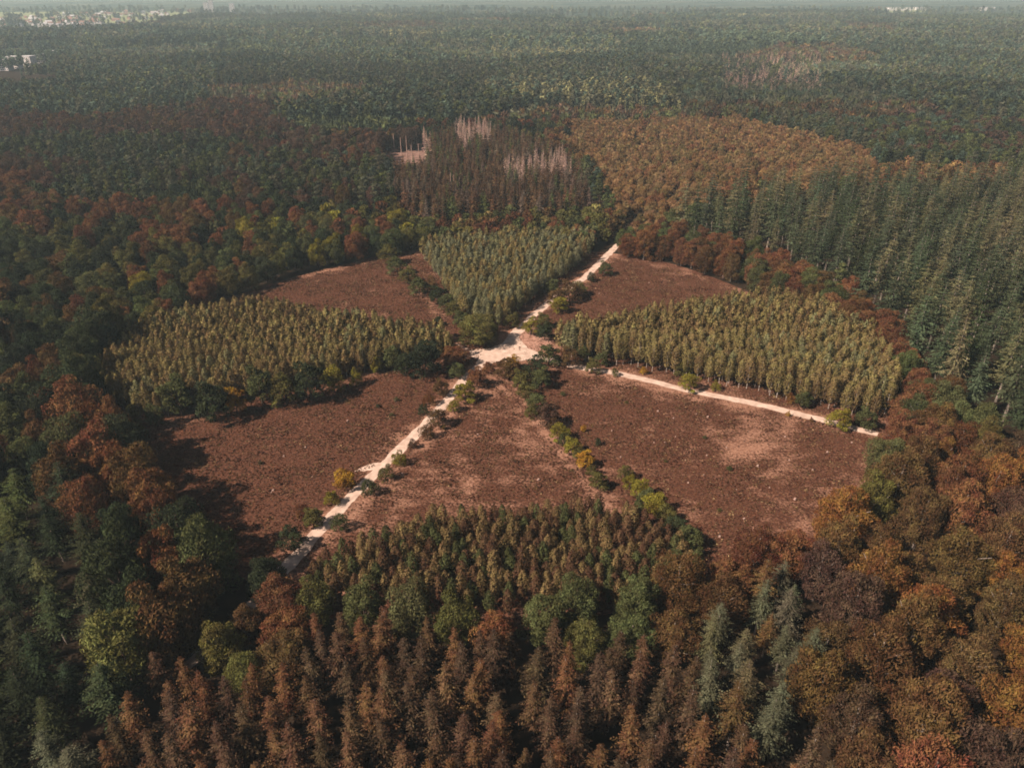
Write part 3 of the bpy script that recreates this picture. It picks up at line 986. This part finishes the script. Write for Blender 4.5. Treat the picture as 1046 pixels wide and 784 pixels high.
OR = list(('first', 'second', 'third', 'fourth', 'fifth', 'sixth', 'seventh', 'eighth', 'ninth', 'tenth', 'eleventh', 'twelfth', 'thirteenth', 'fourteenth', 'fifteenth', 'sixteenth', 'seventeenth', 'eighteenth', 'nineteenth', 'twentieth', 'twenty-first', 'twenty-second', 'twenty-third', 'twenty-fourth', 'twenty-fifth', 'twenty-sixth', 'twenty-seventh', 'twenty-eighth', 'twenty-ninth', 'thirtieth', 'thirty-first', 'thirty-second', 'thirty-third'))
HEDGES = [
    ('along the nearer bushy trail', 'bushes along the trail toward the viewer',
     z5([(500, 335, 58, 'bronze'), (545, 368, 52, 'olive green'), (590, 335, 62, 'dark green'), (605, 365, 58, 'moss green'), (560, 405, 46, 'olive green'), (590, 440, 50, 'moss green'), (630, 480, 64, 'dull purple brown'),
         (662, 530, 50, 'yellow green'), (735, 522, 18, 'amber'), (700, 572, 46, 'yellow green'), (780, 562, 20, 'dark green'), (740, 615, 48, 'amber'), (780, 680, 52, 'olive green'), (862, 655, 42, 'olive green'),
         (520, 318, 40, 'amber'), (516, 350, 44, 'bronze'), (575, 468, 36, 'olive green'), (645, 505, 40, 'bronze'), (680, 552, 36, 'moss green'), (722, 596, 36, 'olive green'), (880, 682, 44, 'yellow green'), (930, 726, 50, 'moss green'), (760, 650, 30, 'olive green'), (910, 705, 52, 'yellow green'), (955, 748, 60, 'yellow green')]) + [(690, 538, 22, 'dark green'), (704, 548, 26, 'moss green'), (682, 524, 18, 'olive green')]),
    ('beside the right-hand track', 'bushes beside the right track',
     z5([(630, 295, 62, 'moss green'), (692, 302, 56, 'bronze'), (732, 284, 44, 'moss green'), (762, 330, 40, 'olive green'), (792, 308, 40, 'moss green'), (832, 350, 22, 'olive green'), (920, 345, 20, 'amber')]) +
     z6([(25, 378, 50, 'yellow green'), (4, 340, 40, 'olive green'), (105, 392, 26, 'yellow green'), (335, 428, 28, 'orange'), (375, 432, 44, 'moss green'), (327, 478, 13, 'amber'), (398, 497, 12, 'orange'), (490, 490, 62, 'yellow green'), (566, 490, 60, 'moss green')])),
    ('beside the track running away', 'bushes beside the far track',
     z5([(520, 190, 42, 'olive green'), (576, 208, 46, 'yellow green'), (612, 190, 40, 'olive green'), (618, 222, 48, 'dark green'), (650, 122, 46, 'bronze'), (662, 142, 44, 'yellow green'), (692, 100, 58, 'bronze'), (722, 92, 40, 'olive green'), (760, 60, 24, 'dark green'), (800, 32, 38, 'moss green'), (640, 88, 40, 'moss green')])),
    ('beside the near track', 'bushes beside the near track',
     z5([(445, 335, 34, 'rust brown'), (410, 362, 56, 'rust brown'), (372, 405, 56, 'yellow green'), (338, 452, 32, 'yellow green'), (292, 486, 52, 'bronze'), (256, 530, 40, 'bronze'), (300, 396, 46, 'bronze'), (262, 430, 36, 'orange'), (246, 465, 30, 'dark green'), (172, 612, 38, 'yellow green'), (130, 655, 42, 'olive green')]) +
     z8([(555, 330, 66, 'moss green'), (440, 296, 82, 'amber'), (385, 380, 58, 'yellow green'), (258, 440, 60, 'rust brown'), (302, 466, 84, 'olive green'), (206, 560, 100, 'dark green'), (745, 140, 38, 'brown'), (420, 485, 70, 'moss green')])),
    ('before the left planted block', 'trees and bushes before the left planted block',
     z4([(390, 492, 56, 'olive green'), (470, 480, 48, 'moss green'), (540, 412, 92, 'moss green'), (640, 432, 90, 'dark green'), (716, 432, 58, 'amber'), (790, 384, 80, 'moss green'), (866, 392, 72, 'olive green'), (942, 372, 86, 'dark green'), (1015, 366, 56, 'yellow green')]) +
     z5([(40, 362, 36, 'yellow green'), (100, 322, 36, 'yellow green'), (150, 302, 52, 'moss green'), (190, 322, 52, 'dark green'), (250, 300, 82, 'blackish green'), (272, 250, 50, 'sage green'), (290, 215, 50, 'dark green')])),
    ('in the far left heath hedge', 'hedge along the far left heath',
     z5([(165, 20, 50, 'moss green'), (200, 52, 50, 'olive green'), (232, 84, 50, 'moss green'), (268, 82, 46, 'bronze'), (290, 112, 50, 'dark green'), (318, 132, 46, 'moss green'), (338, 158, 48, 'olive green'), (362, 186, 48, 'moss green'), (376, 140, 46, 'yellow green'), (140, -10, 50, 'olive green'), (120, -40, 56, 'moss green')])),
]
for where, grp, lst in HEDGES:
    pos = []
    for px, py, w, col in lst:
        z = 2.0
        for _ in range(4):
            x, y = unproj(px, py, z)
            R = .5 * w * depth_of(x, y, z) / F
            Hh = R * (3.5 if 'left planted' in where else 2.5) + .4
            z = Hh * .52
        pos.append((math.hypot(x - CX, y - CY), x, y, R, Hh, col))
    pos.sort()
    for i, (d, x, y, R, Hh, col) in enumerate(pos):
        kn = 'shrub' if R < 2.0 else 'young_oak'
        sz = 'tiny' if R < 1.2 else 'small' if R < 2.2 else 'medium' if R < 3.2 else 'large'
        tv = random.uniform(.85, 1.15)
        place(kn, x, y, Hh, R * 1.22, tuple(c * tv for c in TINT[col]), f"{sz} {col} {'bush' if kn == 'shrub' else 'tree'} {where}, {OR[i]} from the crossing", grp)

# the big round tree and the rust oak at the crossing
for px, py, w, col, lab, kn in ((489, 334, 43, 'olive green', 'big round olive green tree standing alone at the sandy crossing', 'oak_tree'), (463, 363, 30, 'rust brown', 'rust coloured oak left of the sandy crossing', 'oak_tree'), (466, 377, 22, 'moss green', 'green oak just below the rust coloured oak at the crossing', 'young_oak')):
    z = 6
    for _ in range(4):
        x, y = unproj(px, py, z)
        R = .5 * w * depth_of(x, y, z) / F
        Hh = R * 1.6
        z = Hh * .52
    place(kn, x, y, Hh, R, TINT[col], lab, rot=1.0)

# scattered young growth on the heath
SPARSE = [(266, 472, 5, 'dark green'), (400, 423, 5, 'moss green'), (405, 408, 6, 'moss green'), (386, 414, 5, 'dark green'), (680, 470, 4, 'olive green'), (745, 478, 7, 'moss green'), (735, 520, 5, 'olive green'), (640, 410, 4, 'olive green'), (575, 402, 6, 'moss green'), (720, 446, 5, 'moss green')]
for i, (px, py, w, col) in enumerate(SPARSE):
    x, y = unproj(px, py, .6)
    R = .5 * w * depth_of(x, y) / F
    place('shrub', x, y, R * 1.6, R, TINT[col], f"low {col} bush on the heath, {'left of the near track' if px < 420 else 'right of the trail'}, {OR[i]} from left", 'lone bushes on the heath')


# ------------------------------------------------------------------ the masses: far forest, one mesh per kind
def merge(trees, level, kn):
    """instances of one level of a kind as one array of cards with a colour each"""
    L = KIND[kn][level]
    Qs, Ts = [], []
    idx = rng.integers(0, len(L), len(trees))
    A = np.array([(t[0], t[1], t[2] / KIND[kn]['H'], t[3] / KIND[kn]['R'], *t[4]) for t in trees])
    for v in range(len(L)):
        a = A[idx == v]
        if not len(a):
            continue
        q = L[v]
        m, k = q.shape[:2]
        an = rng.uniform(0, 6.283, len(a))
        c, s = np.cos(an), np.sin(an)
        xx = q[None, :, :, 0] * c[:, None, None] - q[None, :, :, 1] * s[:, None, None]
        yy = q[None, :, :, 0] * s[:, None, None] + q[None, :, :, 1] * c[:, None, None]
        out = np.empty((len(a), m, k, 3), np.float32)
        out[..., 0] = xx * a[:, 3, None, None] + a[:, 0, None, None]
        out[..., 1] = yy * a[:, 3, None, None] + a[:, 1, None, None]
        out[..., 2] = q[None, :, :, 2] * a[:, 2, None, None]
        Qs.append(out.reshape(-1, k, 3))
        Ts.append(np.repeat(a[:, 4:7], m, 0).astype(np.float32))
    return np.concatenate(Qs), np.concatenate(Ts)


MASS_NAME = {'beech_tree': ('beech_forest', 'rust and green beech woods spreading behind the clearing'), 'oak_tree': ('broadleaf_forest', 'dark green broadleaf woods spreading behind the clearing'),
             'pine_tree': ('pine_forest', 'teal green pine forest reaching to the hazy horizon'), 'douglas_fir': ('fir_forest', 'dense green firs filling the right of the forest'),
             'golden_larch': ('larch_forest', 'back of the golden brown larch plantation'), 'larch_tree': ('brown_larch_forest', 'brown larches outside the bottom edge'),
             'spruce_tree': ('spruce_forest', 'rest of the brown spruce block'), 'silver_birch': ('silver_birch_forest', 'back rows of the left planted block'),
             'birch_tree': ('birch_forest', 'back rows of the right planted block'), 'aspen_tree': ('aspen_forest', 'back rows of the planted block behind the crossing'), 'young_larch': ('young_larch_forest', 'back rows of the near planted block'),
             'dead_spruce': ('dead_spruce_forest', 'pinkish grey dead conifers in the far forest')}
far = {}
sg = np.random.default_rng(77)
VS = 190.0
vx, vy = sg.uniform(.1, .9, (80, 80)), sg.uniform(.1, .9, (80, 80))
vk, vt = sg.random((80, 80)), sg.uniform(.72, 1.35, (80, 80))


def far_stand(x, y):
    """which stand of the far forest a point lies in: its draw, its tone, and how near its edge"""
    i0, j0 = np.floor(x / VS).astype(int), np.floor(y / VS).astype(int)
    d1, d2 = np.full(x.shape, 1e9), np.full(x.shape, 1e9)
    k_, t_ = np.zeros(x.shape), np.zeros(x.shape)
    for a in (-1, 0, 1):
        for b_ in (-1, 0, 1):
            i, j = (i0 + a), (j0 + b_)
            d = np.hypot(x - (i + vx[i % 80, j % 80]) * VS, y - (j + vy[i % 80, j % 80]) * VS)
            nr = d < d1
            d2 = np.where(nr, d1, np.minimum(d2, d))
            k_ = np.where(nr, vk[i % 80, j % 80], k_)
            t_ = np.where(nr, vt[i % 80, j % 80], t_)
            d1 = np.where(nr, d, d1)
    return k_, t_, d2 - d1


FAR_MIX = [(.30, 'pine_tree', ('teal green', 'grey green', 'teal green', 'moss green')), (.52, 'pine_tree', ('grey green', 'teal green', 'grey green', 'moss green')), (.66, 'oak_tree', ('moss green', 'grey green', 'grey green', 'teal green')),
           (.76, 'pine_tree', ('fir green', 'teal green', 'fir green')), (.84, 'oak_tree', ('dull purple brown', 'moss green', 'bronze', 'grey green')), (.92, 'pine_tree', ('sage green', 'teal green', 'grey green')), (1.01, 'oak_tree', ('dark green', 'fir green', 'moss green'))]


def add_far(y0, y1, cell, level, size):
    X, Y = forest_points(y0, y1, cell, 1.0 * y1)
    keep = (Y > 590 + 270 * noise(X, 0 * X, 120, 31)) & (Y < 99999)
    keep &= (Y < 2350 + 1500 * noise(X, 0 * X, 700, 2) ) | (rng.random(len(X)) < .06)
    PX, PY = proj(X, Y, 15.0)
    # fields, built-up land and thinned patches stay open
    keep &= ~inside(np.array([(-900, 47), (58, 47), (58, 53), (-900, 57)]), PX, PY)
    keep &= ~(inside(np.array([(-900, 55), (58, 57), (60, 84), (-900, 98)]), PX, PY) & (noise(X, Y, 60, 3) < .72))
    keep &= ~inside(np.array([(-900, 16), (205, 10), (205, 16), (140, 26), (90, 31), (-900, 38)]), PX, PY) | (rng.random(len(X)) < .04)
    keep &= ~inside(np.array([(742, 58), (765, 52), (800, 60), (826, 62), (834, 78), (800, 86), (775, 82), (745, 88)]), PX, PY) | (rng.random(len(X)) < .35)
    SK, ST, SE = far_stand(X, Y)
    keep &= SE > 7 * (SK > .35)
    X, Y, PX, PY, SK, ST = X[keep], Y[keep], PX[keep], PY[keep], SK[keep], ST[keep]
    d = {}
    for x, y, px, py, sk, st in zip(X, Y, PX, PY, SK, ST):
        kn, pal = next((b_, c_) for a, b_, c_ in FAR_MIX if sk < a)
        if 738 < px < 838 and 54 < py < 90 and gt.random() < .6:
            kn, pal = 'dead_spruce', ('pinkish grey',)
        word = pal[gt.randrange(len(pal))]
        tv = gt.uniform(.7, 1.3) * st * (1.0 + .4 * min(1, max(0, (y - 650) / 800)))  # tint lifted with distance: paleness of haze painted into the leaf colour
        f = gt.uniform(.6, 1.2) * size * (.8 + .35 * ((sk * 7.3) % 1))
        d.setdefault(kn, []).append((x, y, KIND[kn]['H'] * f ** .6, KIND[kn]['R'] * f, tuple(c * tv for c in TINT[word])))
    for kn, l in d.items():
        q, t = merge(l, level, kn)
        if q.shape[1] == 3:
            q = np.concatenate([q, q[:, 2:3]], 1)
            q[:, 3] = (q[:, 0] + q[:, 2]) / 2
        far.setdefault(kn, []).append((q, t))
    print('far', y0, {k_: len(v) for k_, v in d.items()})


add_far(588, 1500, 7.2, 'lod2', 1.15)
add_far(1500, 3900, 11.5, 'lod2', 1.8)
for kn in KIND:
    parts = list(far.get(kn, []))
    near = [t for t in MASS.get(kn, []) if t[1] < 230]
    mid = [t for t in MASS.get(kn, []) if t[1] >= 230]
    for l, lev in ((near, 'lod0'), (mid, 'lod1')):
        if l:
            parts.append(merge(l, lev, kn))
    if not parts:
        continue
    Q = np.concatenate([p[0] for p in parts]); Tn = np.concatenate([p[1] for p in parts])
    nm, lb = MASS_NAME[kn]
    o = mesh_obj(nm, cards_mesh(nm, Q, Tn), M_LEAF_MASS_THIN if kn in THIN else M_LEAF_MASS)
    tag(o, lb, 'forest', kind='stuff')
    print('mass', kn, len(Q))

# ------------------------------------------------------------------ heather tufts on the heath
m = 150000
a = rng.uniform(0, 6.283, m); q = rim(a) * np.sqrt(rng.random(m))
hx, hy = CX + q * np.cos(a), CY + q * np.sin(a)
bm = bare_mask(hx, hy)
dt = np.minimum.reduce([seg_dist(hx, hy, T_SW) - 2.2, seg_dist(hx, hy, T_E) - 1.9, seg_dist(hx, hy, T_NE) - 2.0])
keep = (dt > 0) & (rng.random(m) > np.clip(bm, 0, .9)) & (np.hypot(hx - CX, hy - CY - 3) > 6)
hx, hy, bm = hx[keep], hy[keep], bm[keep]
m = len(hx)
sz = rng.uniform(.20, .46, m) * (.6 + .8 * noise(hx, hy, 5, 9))
Qs, Ts = [], []
base = np.array([(.085, .041, .025), (.115, .060, .036), (.058, .028, .018), (.19, .115, .07), (.075, .051, .027)])
col = base[rng.choice(5, m, p=(.32, .24, .22, .17, .05))] * rng.uniform(.75, 1.3, (m, 1))
for j in range(5):
    an = rng.uniform(0, 6.283, m)
    d = np.c_[np.cos(an), np.sin(an), rng.uniform(.25, .9, m)]
    Nr = np.c_[-np.sin(an), np.cos(an), rng.uniform(-.8, .8, m)]
    P = np.c_[hx, hy, sz * .26] + d * (sz * .25)[:, None]
    Qs.append(make_cards(P, Nr, d, sz * 1.0, sz * .55))
    Ts.append(col * rng.uniform(.85, 1.15, (m, 1)))
o = mesh_obj('heather', cards_mesh('heather', np.concatenate(Qs), np.concatenate(Ts)), M_LEAF_MASS)
tag(o, 'purple brown heather tufts covering the open blocks', 'heather', kind='stuff')

# ------------------------------------------------------------------ pale stumps and logs on the heath
g = random.Random(21)
stump_me = stem_mesh('tree_stump', .38, .30, .26, [(.05, 0, .5, -.05, .10), (.05, 2.2, .45, -.05, .09), (.05, 4.1, .5, -.05, .1)], 3, 9)
stump_me.materials.append(M_DEADWOOD)
STUMPS = [(658, 405), (688, 427), (672, 420), (690, 446), (711, 423), (735, 424), (723, 426), (802, 446), (806, 470), (722, 465), (719, 485), (703, 493), (752, 500), (786, 498), (812, 510), (760, 530), (700, 470), (668, 452), (679, 452),
          (634, 467), (665, 444), (404, 409), (290, 466), (312, 457), (319, 487), (279, 501), (277, 503), (355, 430), (488, 444), (411, 484), (550, 490), (640, 285), (663, 289), (700, 270), (612, 300), (737, 280), (655, 274), (774, 476), (742, 457), (830, 480), (845, 462), (870, 452), (735, 548), (625, 440)]
first = None
for px, py in STUMPS:
    x, y = unproj(px, py)
    o = bpy.data.objects.new('tree_stump', stump_me) if first is None else first.copy()
    first = first or o
    C.objects.link(o)
    o.location = (x, y, 0)
    s_ = g.uniform(.5, 1.1)
    o.scale = (s_, s_, s_ * g.uniform(.7, 1.2))
    o.rotation_euler = (0, 0, g.uniform(0, 6))
    fld = 'far right' if py < 310 else 'left' if px < 380 and py > 400 else 'middle near' if px < 560 else 'right'
    tag(o, f'pale weathered stump on the {fld} heath block', 'stump', f'stumps on the {fld} heath block')

# ------------------------------------------------------------------ felled gap with bare standing trunks in the brown spruce block
blot('felled_gap', [(384, 150), (400, 146), (430, 146), (436, 158), (430, 168), (395, 168)], 'bare pinkish floor of the felled gap', .03, M_FELLED, .3, 5)
pole_me = stem_mesh('bare_trunk', 14, .30, .16, [(11, .5, .5, .4, .05), (12.5, 2.8, .4, .3, .04)], 4, 6)
pole_me.materials.append(M_DEADWOOD)
first = None
POLES = [(386, 150, 'behind the felled gap'), (391, 152, 'behind the felled gap'), (396, 150, 'behind the felled gap'), (403, 151, 'behind the felled gap'), (410, 154, 'behind the felled gap'), (416, 156, 'behind the felled gap'), (421, 160, 'in the felled gap'), (428, 158, 'in the felled gap'), (376, 146, 'behind the felled gap'),
         (461, 196, 'at the front of the brown spruces'), (464, 197, 'at the front of the brown spruces'), (470, 199, 'at the front of the brown spruces'), (457, 192, 'at the front of the brown spruces'), (581, 142, 'behind the golden larches')]
for px, py, wh in POLES:
    x, y = unproj(px, py + 4)
    o = bpy.data.objects.new('bare_trunk', pole_me) if first is None else first.copy()
    first = first or o
    C.objects.link(o)
    o.location = (x, y, 0)
    s_ = g.uniform(.8, 1.15)
    o.scale = (1.2, 1.2, s_)
    o.rotation_euler = (0, 0, g.uniform(0, 6))
    tag(o, f'pale bare trunk standing {wh}', 'dead tree', f'bare trunks {wh}')

# ------------------------------------------------------------------ far off on the left: fields, houses, white blocks, towers
M_FIELD = noise_material('field', (.12, .15, .06), (.20, .21, .10), .02)
M_WALLW = noise_material('white_render', (.50, .47, .45), (.70, .67, .64), .2)
M_WALLB = noise_material('brick', (.30, .16, .12), (.42, .25, .19), .4)
M_ROOFR = noise_material('red_tile', (.15, .085, .065), (.22, .13, .10), .5)
M_ROOFG = noise_material('grey_roof', (.30, .30, .31), (.5, .5, .5), .5)
M_PANE = noise_material('dark_pane', (.03, .035, .04), (.07, .08, .09), .5, .25)


def land(pix, name, label, z=.05):
    P = [unproj(*p) for p in pix]
    o = mesh_obj(name, mesh_py(name, [(x, y, z) for x, y in P], [tuple(range(len(P)))]), M_FIELD)
    tag(o, label, kind='structure')


land([(-60, 50), (56, 49), (54, 56), (-60, 60)], 'field', 'pale field at the far left edge')
land([(-300, 22), (140, 24), (205, 12), (140, 12), (-300, 14)], 'field', 'town ground far off at the left', .08)
land([(905, 8), (952, 8), (952, 13), (905, 13)], 'field', 'pale field on the far right horizon', .05)


def house_mesh(kind_, w, d, h, roof):
    V = [(-w, -d, 0), (w, -d, 0), (w, d, 0), (-w, d, 0), (-w, -d, h), (w, -d, h), (w, d, h), (-w, d, h), (-w, 0, h + roof), (w, 0, h + roof)]
    Fc = [(0, 1, 5, 4), (2, 3, 7, 6), (1, 2, 6, 9, 5), (3, 0, 4, 8, 7)]
    wall = mesh_py('wall', V, Fc)
    e = .5
    RV = [(-w - e, -d - e, h - .3), (w + e, -d - e, h - .3), (w + e, 0, h + roof + .25), (-w - e, 0, h + roof + .25), (w + e, d + e, h - .3), (-w - e, d + e, h - .3)]
    roofm = mesh_py('roof', RV, [(0, 1, 2, 3), (3, 2, 4, 5)])
    win = []
    WF = []
    for s_ in (-1, 1):
        for i in (-.55, 0, .55):
            for z in (1.0, 3.6):
                b_ = len(win)
                win += [(w * i - .6, s_ * (d + .04), z), (w * i + .6, s_ * (d + .04), z), (w * i + .6, s_ * (d + .04), z + 1.3), (w * i - .6, s_ * (d + .04), z + 1.3)]
                WF.append((b_, b_ + 1, b_ + 2, b_ + 3))
    wm = mesh_py('window', win, WF)
    return wall, roofm, wm


hp = []
for kd, wm_, rm_ in (('white', M_WALLW, M_ROOFR), ('white', M_WALLW, M_ROOFG), ('brick', M_WALLB, M_ROOFR)):
    w_, r_, n_ = house_mesh(kd, 7, 5, 6, 4)
    w_.materials.append(wm_); r_.materials.append(rm_); n_.materials.append(M_PANE)
    hp.append((kd, w_, r_, n_))
HP = [None] * 3
town = []
for _ in range(900):
    px, py = g.uniform(0, 206), g.uniform(11, 31)
    if not inside(np.array([(0, 18), (60, 14), (205, 10.5), (205, 16), (140, 25), (80, 30), (0, 29)]), px, py):
        continue
    dens = math.exp(-((px - 70) / 45) ** 2 - ((py - 24) / 6) ** 2) + .6 * math.exp(-((px - 155) / 30) ** 2 - ((py - 15) / 2.5) ** 2) + .6 * math.exp(-((px - 112) / 28) ** 2 - ((py - 17) / 4) ** 2) + .15
    if g.random() > dens:
        continue
    x, y = unproj(px, py)
    if any((x - a) ** 2 + (y - b_) ** 2 < 24 ** 2 for a, b_, *_ in town):
        continue
    town.append((x, y, px, py))
for x, y, px, py in town[:150]:
    v = g.choices((0, 1, 2), (.5, .3, .2))[0]
    kd, w_, r_, n_ = hp[v]
    if HP[v] is None:
        root = bpy.data.objects.new('house', None); C.objects.link(root)
        ch = []
        for nm, me in (('wall', w_), ('roof', r_), ('window', n_)):
            c_ = bpy.data.objects.new(nm, me); C.objects.link(c_); c_.parent = root; ch.append(c_)
        HP[v] = (root, ch)
    else:
        root = HP[v][0].copy(); C.objects.link(root)
        for c0 in HP[v][1]:
            c_ = c0.copy(); C.objects.link(c_); c_.parent = root
    root.location = (x, y, 0)
    root.rotation_euler = (0, 0, g.choice((.2, 1.77)) + g.uniform(-.2, .2))
    s_ = g.uniform(.75, 1.2)
    root.scale = (s_ * g.uniform(.8, 1.6), s_, s_)
    rf = ('red tiled', 'grey', 'red tiled')[v]
    tag(root, f"distant {kd} house with {rf} roof in the {'left' if px < 60 else 'middle' if px < 130 else 'right'} part of the hazy town", 'house', 'houses of the distant town')


def block(px, py, w, d, h, label, rot=0, floors=5, group=None, cols=8):
    """a white block of flats: wall with floors of windows, flat roof with a rim"""
    x, y = unproj(px, py)
    root = bpy.data.objects.new('apartment_block', None); C.objects.link(root)
    root.location = (x, y, 0); root.rotation_euler = (0, 0, rot)
    w, d = w / 2, d / 2
    V = [(sx * w, sy * d, z) for z in (0, h) for sx, sy in ((-1, -1), (1, -1), (1, 1), (-1, 1))]
    mesh_obj('wall', mesh_py('wall', V, [(0, 1, 5, 4), (1, 2, 6, 5), (2, 3, 7, 6), (3, 0, 4, 7)]), M_WALLW, root)
    V = [(sx * (w + .3), sy * (d + .3), z) for z in (h - .2, h + .9) for sx, sy in ((-1, -1), (1, -1), (1, 1), (-1, 1))]
    mesh_obj('roof', mesh_py('roof', V, [(0, 1, 5, 4), (1, 2, 6, 5), (2, 3, 7, 6), (3, 0, 4, 7), (4, 5, 6, 7)]), M_ROOFG, root)
    for fl in range(floors):
        V, Fc = [], []
        for i in range(cols):
            cx0 = -w + (i + .5) * 2 * w / cols
            for sy in (-1, 1):
                b_ = len(V)
                z = 1.0 + fl * (h - 1) / floors
                hw = .3 * 2 * w / cols
                V += [(cx0 - hw, sy * (d + .05), z), (cx0 + hw, sy * (d + .05), z), (cx0 + hw, sy * (d + .05), z + 1.5), (cx0 - hw, sy * (d + .05), z + 1.5)]
                Fc.append((b_, b_ + 1, b_ + 2, b_ + 3))
        mesh_obj('window', mesh_py('window', V, Fc), M_PANE, root)
    tag(root, label, 'building', group)


block(4, 72, 26, 14, 15, 'white block nearest the left edge, below the pale field', -.1)
block(17, 70, 16, 14, 17, 'white block second from the left edge, below the pale field', -.1, cols=5)
block(31, 68, 18, 14, 15, 'white block third from the left edge, below the pale field', -.2, cols=5)
block(44, 66, 12, 12, 15, 'small white block right of the white row', .1, cols=4)
block(66, 58, 34, 14, 10, 'long low white block among trees right of the pale field', .3, 3)
block(76, 56, 22, 14, 10, 'short low white block beside the long low one', .3, 3)
block(52, 30, 60, 20, 14, 'long white hall at the near side of the town', .05, 3, cols=14)
block(70, 29.5, 34, 20, 12, 'shorter white hall at the near side of the town', .05, 3)
block(212, 15.5, 18, 16, 46, 'left white tower block beyond the town', .2, 14, cols=4)
block(217, 15.0, 18, 16, 52, 'tallest white tower block beyond the town', .2, 15, cols=4)
block(238, 14.5, 20, 16, 40, 'right white tower block beyond the town', .2, 12, cols=4)
block(918, 11, 110, 30, 12, 'long pale hall on the far right horizon', 0, 2, cols=16)
block(942, 10.5, 80, 30, 12, 'shorter pale hall on the far right horizon', 0, 2, cols=12)
block(1008, 11, 60, 30, 14, 'pale hall at the far right edge of the horizon', 0, 2, cols=12)

# ------------------------------------------------------------------ haze
x0, x1, y0, y1, z0, z1 = -9300, 9300, -2800, 9300, -1, 128
hz = mesh_py('haze', [(x, y, z) for z in (z0, z1) for x, y in ((x0, y0), (x1, y0), (x1, y1), (x0, y1))], [(3, 2, 1, 0), (4, 5, 6, 7), (0, 1, 5, 4), (1, 2, 6, 5), (2, 3, 7, 6), (3, 0, 4, 7)])
M_HAZE, nt = nt_new('haze')
out = N(nt, 'ShaderNodeOutputMaterial')
v = N(nt, 'ShaderNodeVolumePrincipled')
v.inputs['Color'].default_value = (.66, .88, .98, 1)
v.inputs['Density'].default_value = .0001
v.inputs['Anisotropy'].default_value = 0.1
nt.links.new(v.outputs[0], out.inputs['Volume'])
tag(mesh_obj('haze', hz, M_HAZE), kind='stuff')
print('objects', len(bpy.data.objects))
